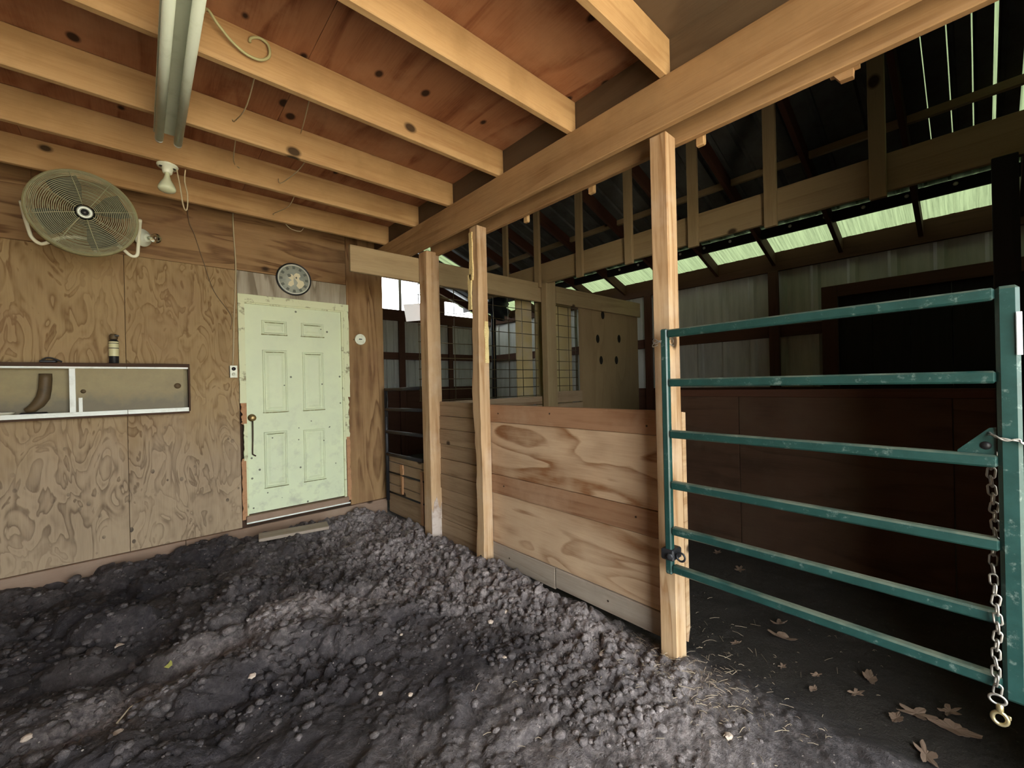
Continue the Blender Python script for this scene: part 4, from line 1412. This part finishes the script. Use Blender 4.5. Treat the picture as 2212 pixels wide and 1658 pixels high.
ZS = [2.43, 2.326, 2.182, 2.037, 1.874, 1.723, 1.612, 1.514, 1.41, 1.305]
mesh_panel('wire_mesh_panel', 1.99, 3.62, 3.56, ZS, [1.995, 2.2, 2.40, 2.66, 2.92, 3.136, 3.351, 3.57], 'wire mesh panel left of the stall back post, hung under the header board')
mesh_panel('wire_mesh_panel', 3.80, 4.36, 3.56, ZS, [3.862, 3.987, 4.184, 4.32], 'narrow wire mesh panel right of the stall back post')
o = box('plywood_sheet', (3.43, 3.74, -0.02), (3.70, 3.755, 2.52), M_PALEPLY, None, 0.002, 'z')
tag(o, 'pale plywood sheet standing behind the left wire mesh', 'plywood')
o = box('plywood_sheet', (3.72, 3.70, -0.02), (4.42, 3.715, 2.55), M_PALEPLY, None, 0.002, 'z')
tag(o, 'pale plywood sheet standing behind the narrow right wire mesh', 'plywood')
kp = empty('knotty_plywood_sheet', (5.1, 3.5, 0.2), 'tan plywood sheet with five dark knot holes at the stall back', 'plywood')
box('sheet', (4.40, 3.545, 0.1), (5.84, 3.56, 2.60), M_MIDPLY, kp, 0.002, 'z')
for (x, z) in ((4.932, 2.40), (4.801, 2.054), (5.324, 2.083), (4.87, 1.755), (5.245, 1.763)):
    lathe('knot_hole', [(0, 0), (0.038, 0), (0.04, 0.001), (0.036, 0.0015), (0, 0.001)], M_DARKHOLE, kp, axis_frame((x, 3.5445, z), (0, -1, 0)) @ Matrix.Diagonal((1, 1.5, 1, 1)), 14)
bl = empty('stall_back_boards', (3.0, 3.52, 0.1), 'low horizontal boards closing the stall back under the wire mesh', 'partition')
for (z0, z1) in ((0.05, 0.33), (0.335, 0.62), (0.625, 0.9), (0.905, 1.19), (1.20, 1.292)):
    box('board', (2.13, 3.505, z0), (3.62, 3.53, z1), M_OLDBOARD, bl, 0.003, 'x')
    box('board', (3.80, 3.505, z0), (4.39, 3.53, z1 + (0.05 if z0 > 1.1 else 0)), M_OLDBOARD, bl, 0.003, 'x')

# far wall
YF = 7.6
wfar = empty('wall_far', (3.5, YF, 0), 'grey ribbed steel wall at the far end of the barn', None, None, 'structure')
ff_ = lambda u, h, s: (u, YF + 0.045 - h, s)
for (a, b) in ((1.5, 2.4), (2.4, 3.32), (3.32, 4.24), (4.24, 5.16), (5.16, 6.0)):
    ribbed('siding_sheet', a, b, 0.152, 0.018, [0.0, 2.95], M_SIDING, wfar, fn=ff_)
box('wall_plate', (1.5, YF - 0.03, 2.74), (5.85, YF + 0.01, 2.955), M_REDDARK, wfar, 0.004, 'x')
box('girt', (1.5, YF - 0.012, 1.98), (5.85, YF + 0.02, 2.12), M_REDDARK, wfar, 0.004, 'x')
for (x0, x1) in ((3.80, 3.93), (4.95, 5.06), (5.6, 5.75)):
    box('wall_post', (x0, YF - 0.05, 0.0), (x1, YF - 0.014, 2.74), M_REDDARK, wfar, 0.004, 'z')
box('kick_board', (1.5, YF - 0.012, 0.0), (5.85, YF + 0.02, 1.42), M_REDDARK, wfar, 0.003, 'x')
# gable closing above the plate, with the bright window left open
box('gable_board', (1.5, YF, 2.955), (3.30, YF + 0.03, 4.55), M_REDDARK, wfar, 0, 'x')
box('gable_board', (4.44, YF, 3.25), (5.6, YF + 0.03, 3.5), M_REDDARK, wfar, 0, 'x')
box('gable_board', (3.30, YF, 3.56), (4.44, YF + 0.03, 3.9), M_REDDARK, wfar, 0, 'x')
box('window_mullion', (3.83, YF - 0.02, 2.955), (3.89, YF + 0.02, 3.6), M_SIDING, wfar, 0.003, 'z')
box('gable_board', (4.42, YF, 2.955), (4.90, YF + 0.03, 3.26), M_REDDARK, wfar, 0, 'x')
o = box('white_card', (1.84, 3.502, 2.06), (2.03, 3.506, 2.22), M_CARD, None, 0.001)
setw(o, T(1.92, 3.504, 2.14) @ Matrix.Rotation(-0.16, 4, 'Y'))
tag(o, 'white card fixed to the back of the corner post below the bright window', 'card')
# dark tarp bundle hanging behind the mesh
bm = bmesh.new()
bmesh.ops.create_icosphere(bm, subdivisions=3, radius=1)
for v in bm.verts:
    n = math.sin(v.co.x * 5 + v.co.z * 7) * 0.14 + math.sin(v.co.z * 11 + v.co.y * 3) * 0.1 + math.sin(v.co.x * 17 + 1) * 0.06
    v.co = v.co * (1 + n)
    v.co = Vector((v.co.x * 0.24, v.co.y * 0.1, v.co.z * 0.22))
o = mkbm('tarp_bundle', bm, M_TARP, None, T(4.62, 5.5, 2.78), True)
tag(o, 'crumpled dark blue tarp bundle hanging behind the wire mesh', 'tarp')
o = tube('hanging_rod', [(4.50, 5.5, -0.05), (4.52, 5.5, 2.6)], 0.04, M_BLACKWOOD, None, 8)
tag(o, 'black round pole under the tarp bundle behind the mesh', 'pole')

# enclosing walls that keep the aisle dark
wfr = box('wall_front', (2.0, -1.64, 0.0), (6.0, -1.6, 4.7), M_DARKPLY, None, 0, 'x')
tag(wfr, 'dark front wall of the aisle, out of the picture', None, None, 'structure')
rim_ = box('trim_1', (1.988, -1.6, 2.946), (2.03, 4.5, ZC + 0.028), M_CEILGREY, None, 0, 'y')
tag(rim_, 'plywood edge board closing the joist ends above the beam', None, None, 'structure')
wl_ = box('wall_loft_block', (1.99, -1.6, ZC + 0.03), (2.03, 7.6, 4.7), M_DARKPLY, None, 0, 'y')  # added out of view to keep the aisle dark
tag(wl_, 'unseen wall above the ceiling, added to keep light out of the aisle', None, None, 'structure')
w_ = box('wall_left', (-2.64, -1.6, 0.0), (-2.6, 4.6, 3.2), M_WALL, None, 0, 'y')
tag(w_, 'plywood side wall of the pen, out of the picture', None, None, 'structure')
w_ = box('wall_front_left', (-2.6, -1.64, 0.0), (OPEN_X0, -1.6, 3.2), M_WALL, None, 0, 'x')
tag(w_, 'plywood front wall beside the open doorway, out of the picture', None, None, 'structure')
w_ = box('wall_light_block', (2.0, -1.6, -0.1), (2.06, -0.34, 3.0), M_OLDBOARD, None, 0, 'z')  # added out of view to block daylight from the front opening
tag(w_, 'unseen boarded wall beside the gate, added to keep daylight off the aisle', None, None, 'structure')
w_ = box('wall_lintel', (OPEN_X0, -1.64, OPEN_Z), (2.0, -1.6, 3.2), M_DARKPLY, None, 0, 'x')
tag(w_, 'wall above the open doorway, out of the picture', None, None, 'structure')
w_ = box('wall_inner', (1.46, 4.62, 0.0), (1.5, 7.6, 4.6), M_DARKPLY, None, 0, 'y')
tag(w_, 'wall behind the door wall, out of the picture', None, None, 'structure')

# ------------------------------------------------------------------ fan
fan = empty('wall_fan', (-0.26, 4.1, 2.45), 'dusty round cage fan on a white tube stand above the cupboard', 'fan')
FC = Vector((-0.256, 3.88, 2.625))
FA = Vector((0.10, -1, -0.14)).normalized()
FM = axis_frame(FC, FA)
RF = 0.262


def ring(bm, r, z, rw, n=56, k=5):
    tube_bm([FM @ Vector((r * math.cos(2 * PI * i / n), r * math.sin(2 * PI * i / n), z)) for i in range(n)], rw, k, True, bm=bm)


def cage_z(r, s):
    t = r / RF
    return s * (0.018 + 0.062 * math.sqrt(max(0, 1 - t ** 3)))


# front guard rings as one part, spokes as parts
bm = bmesh.new()
r = 0.052
while r < 0.216:
    ring(bm, r, cage_z(r, 1), 0.0021)
    r += 0.0092
while r < RF + 0.001:
    ring(bm, r, cage_z(min(r, RF), 1), 0.0021)
    r += 0.0066
g1 = mkbm('front_guard', bm, M_FANWIRE, fan, Matrix.Identity(4), True)
bm = bmesh.new()
r = 0.06
while r < RF - 0.004:
    ring(bm, r, cage_z(r, -1), 0.0016, 44, 4)
    r += 0.02
g2 = mkbm('rear_guard', bm, M_FANWIRE, fan, Matrix.Identity(4), True)
for k in range(8):
    a = 2 * PI * k / 8 + 0.2
    tube('spoke', [FM @ Vector((rr * math.cos(a + 0.25 * rr), rr * math.sin(a + 0.25 * rr), cage_z(rr, 1) + 0.003)) for rr in np.linspace(0.045, RF, 10)], 0.0024, M_FANWIRE, g1, 5)
bm = lathe_bm([(RF - 0.004, -0.055), (RF + 0.004, -0.05), (RF + 0.006, 0.0), (RF + 0.004, 0.02), (RF - 0.008, 0.028), (RF - 0.012, 0.026), (RF - 0.004, 0.016), (RF - 0.001, -0.045)], 56)
mkbm('cage_band', bm, M_FANBAND, fan, FM, True)
lathe('hub_badge', [(0.0, 0.079), (0.020, 0.080), (0.021, 0.083), (0.025, 0.085), (0.034, 0.085), (0.038, 0.083), (0.038, 0.072), (0, 0.071)], M_FANHUB, fan, FM, 28)
lathe('hub_opening', [(0, 0.0), (0.019, 0.0), (0.019, 0.0012), (0, 0.0014)], M_BLACK, fan, FM @ T(0, 0, 0.0802), 20)
lathe('motor', [(0, -0.13), (0.05, -0.13), (0.062, -0.11), (0.062, -0.03), (0.03, -0.01), (0.025, 0.03), (0, 0.032)], M_FANBLADE, fan, FM, 24)
for k in range(4):
    a = PI / 2 * k + 0.5
    v = []
    for (rr, w0, w1) in ((0.03, -0.25, 0.25), (0.10, -0.42, 0.40), (0.17, -0.45, 0.42), (0.232, -0.36, 0.30)):
        for (w, z) in ((w0, 0.022), (w1, -0.022)):
            v.append((rr * math.cos(a + w), rr * math.sin(a + w), z))
    f = [(2 * i, 2 * i + 1, 2 * i + 3, 2 * i + 2) for i in range(3)]
    v += [(x, y, z - 0.003) for x, y, z in v]
    f += [(8 + 2 * i + 2, 8 + 2 * i + 3, 8 + 2 * i + 1, 8 + 2 * i) for i in range(3)]
    bd = [0, 2, 4, 6, 7, 5, 3, 1]
    f += [(bd[i], bd[(i + 1) % 8], 8 + bd[(i + 1) % 8], 8 + bd[i]) for i in range(8)]
    mk('fan_blade', v, f, M_FANBLADE, fan, FM)
yk = smooth_path([(-0.528, 3.90, 2.64), (-0.528, 3.97, 2.59), (-0.516, 4.03, 2.50), (-0.505, 4.05, 2.463), (-0.478, 4.05, 2.436), (-0.452, 4.05, 2.438), (-0.382, 4.05, 2.489), (-0.30, 4.05, 2.51),
                  (-0.18, 4.05, 2.513), (-0.102, 4.05, 2.496), (-0.045, 4.05, 2.442), (-0.018, 4.05, 2.434), (-0.001, 4.05, 2.452), (0.004, 4.05, 2.50), (0.012, 4.0, 2.60), (0.018, 3.90, 2.66)], 5)
tube('tube_stand', yk, 0.0105, M_FANTUBE, fan, 10)
bar('stand_bracket', (-0.24, 4.06, 2.51), (-0.24, 4.495, 2.56), 0.05, 0.02, M_FANTUBE, fan)

# ------------------------------------------------------------------ lamp holders
def lampholder(name, M, label, bulb):
    root = empty(name, tuple(M.translation), label, 'lamp')
    lathe('porcelain_base', [(0, 0), (0.056, 0), (0.058, 0.004), (0.054, 0.014), (0.030, 0.022), (0.026, 0.050), (0.023, 0.055), (0.0, 0.055)], M_PORCELAIN, root, M, 28)
    for s in (1, -1):
        lathe('screw_slot', [(0, 0), (0.011, 0), (0.011, 0.002), (0, 0.0022)], M_BLACK, root, M @ T(0.033 * s, 0.012, 0.0195), 10)
    if bulb == 'flood':
        lathe('bulb', [(0.013, 0.05), (0.014, 0.072), (0.018, 0.085), (0.022, 0.10), (0.036, 0.125), (0.047, 0.152), (0.048, 0.163), (0.044, 0.172), (0.03, 0.180), (0, 0.184)], M_FROST, root, M, 28)
    else:
        lathe('bulb', [(0.013, 0.05), (0.0135, 0.075), (0.020, 0.09), (0.028, 0.105), (0.031, 0.122), (0.028, 0.138), (0.018, 0.150), (0, 0.155)], M_GLASS, root, M, 28)
        lathe('bulb_stem', [(0, 0.055), (0.004, 0.056), (0.003, 0.10), (0, 0.105)], M_PORCELAIN, root, M, 8)
    return root


lampholder('ceiling_lamp_holder', axis_frame((0.158, 3.545, 2.9445), (-0.04, -0.08, -1)), 'porcelain lamp holder with reflector bulb under the fifth joist', 'flood')
lampholder('wall_lamp_holder', axis_frame((0.03, 4.43, 2.685), (0.66, -0.74, -0.10)) @ Matrix.Diagonal((1.2, 1.2, 1.0, 1)), 'porcelain lamp holder with clear bulb on the wall behind the fan', 'clear')
o = tube('lamp_cord', smooth_path([(0.205, 3.53, 2.925), (0.222, 3.53, 2.80), (0.232, 3.53, 2.71), (0.244, 3.53, 2.668), (0.256, 3.53, 2.69), (0.258, 3.53, 2.78), (0.245, 3.53, 2.86), (0.25, 3.53, 2.94)]), 0.0042, M_CORD, None, 8)
tag(o, 'looped tan cord hanging beside the reflector bulb', 'cord')

# ------------------------------------------------------------------ fluorescent fixture
fl = empty('tube_light_fixture', (0.14, 2.4, 2.944), 'twin tube fluorescent light hung under the joists', 'light')
box('channel', (0.097, 1.78, 2.895), (0.187, 3.0, 2.944), M_FIXTURE, fl, 0.004, 'y')
bm = bmesh.new()
prism('reflector', [(-0.064, 0.004), (-0.045, 0.016), (0.045, 0.016), (0.064, 0.004), (0.062, 0.001), (0.043, 0.011), (-0.043, 0.011), (-0.062, 0.001)], 1.22, M_FIXTURE, fl,
      Matrix(((1, 0, 0, 0.14), (0, 0, 1, 1.78), (0, 1, 0, 2.880), (0, 0, 0, 1))))
for x in (0.10, 0.182):
    t_ = tube('fluorescent_tube', [(x, 1.80, 2.855), (x, 3.0, 2.855)], 0.0195, M_TUBE, fl, 16)
    for (ya_, yb_) in ((1.785, 1.80), (3.0, 3.016)):
        tube('end_cap', [(x, ya_, 2.855), (x, yb_, 2.855)], 0.0188, M_WHITEMETAL, t_, 16)
    for yy in (1.79, 3.008):
        box('lamp_socket', (x - 0.012, yy - 0.006, 2.86), (x + 0.012, yy + 0.006, 2.90), M_WHITEPLASTIC, fl, 0.002)
o = tube('curled_cord', smooth_path([(0.20, 2.1, 2.93), (0.235, 2.17, 3.08), (0.28, 2.20, 3.06), (0.335, 2.225, 3.028), (0.395, 2.235, 3.005), (0.45, 2.235, 3.008), (0.487, 2.237, 3.045), (0.485, 2.242, 3.10), (0.45, 2.245, 3.118), (0.415, 2.248, 3.10), (0.41, 2.25, 3.08)]), 0.0062, M_CORDGREEN, None, 8)
tag(o, 'curled yellowish cord beside the tube light, against the third joist', 'cord')
# dusty wires strung between the joists
wires = [([(0.47, 2.32, 3.12), (0.455, 2.6, 2.99), (0.44, 2.88, 3.03), (0.43, 2.89, 3.04)], 'dusty wire strung from the third joist to the fourth, left one'),
         ([(0.70, 2.32, 3.02), (0.745, 2.62, 3.02), (0.80, 2.89, 3.10)], 'dusty wire strung from the third joist to the fourth, right one'),
         ([(0.47, 2.96, 3.08), (0.48, 3.2, 3.0), (0.52, 3.47, 3.05), (0.55, 3.475, 3.03)], 'short dusty wire running into the dark knot hole of the fifth joist'),
         ([(0.86, 2.95, 3.0), (0.84, 3.1, 2.96), (0.80, 3.4, 2.97), (0.80, 3.478, 3.03)], 'dusty wire curving down between the fourth and fifth joists, right of the hole'),
         ([(0.93, 3.53, 2.98), (0.92, 3.7, 2.93), (0.88, 4.0, 2.96), (0.90, 4.11, 2.99)], 'pale wire loop between the fifth joist and the last joist'),
         ([(1.0, 4.16, 2.955), (1.05, 4.165, 2.915), (1.13, 4.165, 2.91), (1.16, 4.16, 2.95)], 'white wire scrap sagging under the last joist above the clock')]
for pts, lb in wires:
    o = tube('joist_wire', smooth_path(pts), 0.0032, M_CORD, None, 6)
    tag(o, lb, 'wire', 'wires between the joists')
kb = empty('cable_knockout', (0.56, 3.48, 3.04), 'dark oval cable hole in the fifth joist', 'hole')
bpy.data.objects.remove(kb)

# ------------------------------------------------------------------ loose things on the dirt
pk = box('loose_plank', (-0.28, -0.075, -0.014), (0.28, 0.075, 0.014), M_GREYBOARD, None, 0.004, 'x')
setw(pk, T(1.02, 4.15, gz(1.02, 4.15) + 0.03) @ Matrix.Rotation(-0.18, 4, 'Z') @ Matrix.Rotation(0.05, 4, 'X'))
tag(pk, 'short grey plank half sunk in the dirt before the door', 'plank')


def blob(r, seed, sub=1, flat=0.75):
    bm = bmesh.new()
    bmesh.ops.create_icosphere(bm, subdivisions=sub, radius=1.0)
    rr = random.Random(seed)
    for v in bm.verts:
        v.co *= 0.78 + 0.4 * rr.random()
        v.co.z *= flat
    for v in bm.verts:
        v.co *= r
    return bm


# uncountable clods
rr = np.random.RandomState(12)
base = []
for s in range(8):
    bm = blob(1.0, s, 2 if s < 1 else 1)
    bm.verts.ensure_lookup_table()
    base.append((np.array([v.co[:] for v in bm.verts]), [tuple(v.index for v in f.verts) for f in bm.faces]))
    bm.free()
allv, allf, off = [], [], 0


def add_clod(x, y, r):
    global off
    bv, bf = base[rr.randint(8)]
    a = rr.rand() * 6.28
    c, s = math.cos(a), math.sin(a)
    sc = np.array([r * (0.8 + 0.5 * rr.rand()), r * (0.8 + 0.4 * rr.rand()), r * (0.7 + 0.4 * rr.rand())])
    v = bv * sc
    v = np.stack([v[:, 0] * c - v[:, 1] * s, v[:, 0] * s + v[:, 1] * c, v[:, 2]], -1)
    allv.append(v + np.array([x, y, 0]))
    allf.extend([tuple(i + off for i in f) for f in bf])
    off += len(bv)
    return len(bv)


cand = []
for i in range(15000):
    x = rr.uniform(-1.2, 1.97)
    y = rr.uniform(0.55, 4.42)
    # dense along the stall wall and in the rough middle, sparse where trodden
    dens = 0.12
    if y > 2.0:
        dens = 0.55
    if x > 1.3 and y > 0.9:
        dens = 0.9
    if y > 3.2 and x > 0.6:
        dens = 0.8
    if rr.rand() < dens:
        cand.append((x, y, 0.0045 + 0.020 * rr.rand() ** 2.6 + (0.022 * rr.rand() if rr.rand() < 0.10 and y > 2 else 0)))
cz = ground_h(np.array([c[0] for c in cand]), np.array([c[1] for c in cand]))
for (x, y, r), z in zip(cand, cz):
    add_clod(x, y, r)
    allv[-1][:, 2] += z + 0.2 * r
V = np.concatenate(allv)
cl = mk('dirt_clods', V.tolist(), allf, M_DIRT, None, None, True)
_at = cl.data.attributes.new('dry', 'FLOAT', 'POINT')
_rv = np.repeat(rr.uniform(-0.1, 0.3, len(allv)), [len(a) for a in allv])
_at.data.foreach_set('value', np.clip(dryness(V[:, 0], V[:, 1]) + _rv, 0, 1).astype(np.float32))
tag(cl, 'loose dark dirt clods strewn over the pen floor', 'dirt', None, 'stuff')

# chaff and straw by the gate post
sv, sf = [], []
so = 0
for i in range(520):
    if i < 330:
        x = rr.normal(1.90, 0.14)
        y = rr.normal(0.95, 0.2)
    elif i < 370:
        x = rr.uniform(2.1, 2.6)
        y = rr.uniform(0.5, 1.3)
    else:
        x = rr.uniform(1.0, 2.9)
        y = rr.uniform(0.3, 1.6)
    a = rr.rand() * PI
    L = 0.010 + 0.06 * rr.rand() ** 2.5
    w = 0.0005 + 0.0007 * rr.rand()
    z = gz(x, y) + 0.006
    d = Vector((math.cos(a), math.sin(a), rr.normal(0, 0.2))).normalized()
    sd = Vector((-d.y, d.x, 0)).normalized()
    p = Vector((x, y, z))
    bend = Vector((0, 0, 0.006 * rr.rand()))
    for q in (-1, 0, 1):
        cpt = p + d * (L * 0.5 * q) + (bend if q == 0 else Vector((0, 0, 0)))
        sv += [tuple(cpt + sd * w), tuple(cpt - sd * w), tuple(cpt + Vector((0, 0, w * 1.6)))]
    for q in range(2):
        b = so + q * 3
        for k in range(3):
            sf.append((b + k, b + (k + 1) % 3, b + 3 + (k + 1) % 3, b + 3 + k))
    so += 9
o = mk('straw_litter', sv, sf, M_STRAW)
tag(o, 'thin straw and chaff around the foot of the gate post', 'straw', None, 'stuff')

# pale chips lying on the dirt
stones = [(0.374, 2.341, 0.022, 'pinkish chip on the dark trodden dirt, furthest left of the pale chips near the camera'), (1.525, 1.946, 0.022, 'flat pale chip beside a crack in the dirt, below the thin post'),
          (1.646, 1.952, 0.022, 'round tan chip half buried below the stall wall'), (1.789, 1.34, 0.02, 'small grey stone near the stall wall end'), (0.806, 1.869, 0.013, 'small white chip in the middle of the trodden dirt'),
          (0.901, 1.759, 0.014, 'pinkish crumb beside the boot tread mark'), (1.704, 0.673, 0.022, 'flat pink chip at the bottom of the picture below the gate'), (1.081, 2.205, 0.012, 'tiny pink chip above the trodden patch'),
          (-0.115, 3.239, 0.026, 'pale lump on the dark dirt in front of the cupboard wall'), (-0.362, 2.532, 0.022, 'pale stone at the lower left corner of the dirt'), (-0.092, 2.299, 0.02, 'grey stone on the dark dirt at the lower left'), (1.382, 1.654, 0.016, 'pinkish crumb left of the crack in the trodden dirt')]
for i, (x, y, r, lb) in enumerate(stones):
    r *= 0.8
    o = mkbm('pale_chip', blob(r, 100 + i, 2, 0.55), M_STONE, None, T(x, y, gz(x, y) + r * 0.30) @ Matrix.Rotation(i * 1.3, 4, 'Z'), False)
    tag(o, lb, 'stone', 'pale chips on the dirt')

tw = tube('dry_twig', [(-0.10, 2.42, gz(-0.10, 2.42) + 0.02), (-0.06, 2.47, gz(-0.06, 2.47) + 0.035), (-0.02, 2.55, gz(-0.02, 2.55) + 0.02)], [0.004, 0.003, 0.002], M_STRAW, None, 6)
tag(tw, 'short pale twig lying on the dark dirt at the lower left', 'twig')
M_YELLOWLEAF = plain('yellow_leaf', (0.34, 0.32, 0.08), 0.7)
yl = prism('yellow_leaf_scrap', [(-0.03, -0.004), (-0.008, -0.014), (0.006, -0.005), (0.03, -0.008), (0.014, 0.006), (0.004, 0.022), (-0.008, 0.008)], 0.0015, M_YELLOWLEAF, None,
           T(0.086, 2.75, gz(0.086, 2.75) + 0.014) @ Matrix.Rotation(0.9, 4, 'X') @ Matrix.Rotation(0.6, 4, 'Y'))
tag(yl, 'small yellow green leaf scrap on the dark dirt below the cupboard', 'leaf')

# dry leaves on the dark aisle floor
leaves = [(2.642, 0.745, 0.075, 'largest curled dry leaf on the aisle floor, below the third lowest gate rail'), (2.783, 0.80, 0.06, 'curled dry leaf propped behind the largest leaf'), (2.416, 0.905, 0.04, 'dry leaf in the straw right of the gate post'),
          (2.596, 0.365, 0.065, 'long dry leaf under the lowest gate rail, right of the paper scraps'), (2.388, 0.676, 0.032, 'small pale leaf scrap below the largest leaf'), (2.43, 0.545, 0.03, 'upper of two small pale leaf scraps in the middle of the aisle floor'),
          (2.313, 0.531, 0.032, 'lower of two small pale leaf scraps in the middle of the aisle floor'), (2.419, 0.39, 0.045, 'crescent shaped leaf scrap right of the two small scraps'), (2.453, 0.195, 0.075, 'wide flat leaf in the dark right of the crescent scrap'),
          (2.451, 0.085, 0.08, 'broad lobed leaf under the gate chain'), (2.21, 0.152, 0.075, 'many pointed leaf at the bottom edge of the picture'), (3.30, 1.20, 0.07, 'leaf against the far partition, upper of the dim leaves'),
          (3.05, 1.02, 0.07, 'dim leaf halfway to the far partition'), (3.45, 1.42, 0.06, 'dim leaf in the corner behind the gate post'), (2.56, 0.10, 0.06, 'narrow leaf beside the broad lobed leaf'), (2.36, 0.25, 0.05, 'thin leaf left of the wide flat leaf')]
for i, (x, y, r, lb) in enumerate(leaves):
    q = random.Random(200 + i)
    n = 30
    top = []
    for k in range(n):
        a = 2 * PI * k / n
        lob = 0.42 + 0.58 * abs(math.cos(2.5 * a + 0.3)) ** 1.6 if i % 3 else 0.85 + 0.15 * math.cos(4 * a)
        rad = r * lob * (0.8 + 0.3 * q.random())
        px, py = rad * math.cos(a), rad * 0.5 * math.sin(a)
        curl = (0.55 if i < 2 else 0.22)
        top.append((px, py, curl * (py * py / r * 2.2 + px * px / r * 0.5) + 0.004 * q.random()))
    v = [(0, 0, 0)] + top + [(0, 0, -0.0012)] + [(a, b, c - 0.0012) for a, b, c in top]
    f = [(0, 1 + k, 1 + (k + 1) % n) for k in range(n)] + [(n + 1, n + 2 + (k + 1) % n, n + 2 + k) for k in range(n)]
    f += [(1 + k, n + 2 + k, n + 2 + (k + 1) % n, 1 + (k + 1) % n) for k in range(n)]
    o = mk('dry_leaf', v, f, M_LEAF, None, T(x, y, gz(x, y) + 0.008) @ Matrix.Rotation(q.uniform(-0.9, 0.9) - 0.6, 4, 'Z') @ Matrix.Rotation(q.uniform(-0.15, 0.15), 4, 'X'))
    tag(o, lb, 'leaf', 'dry leaves on the aisle floor')
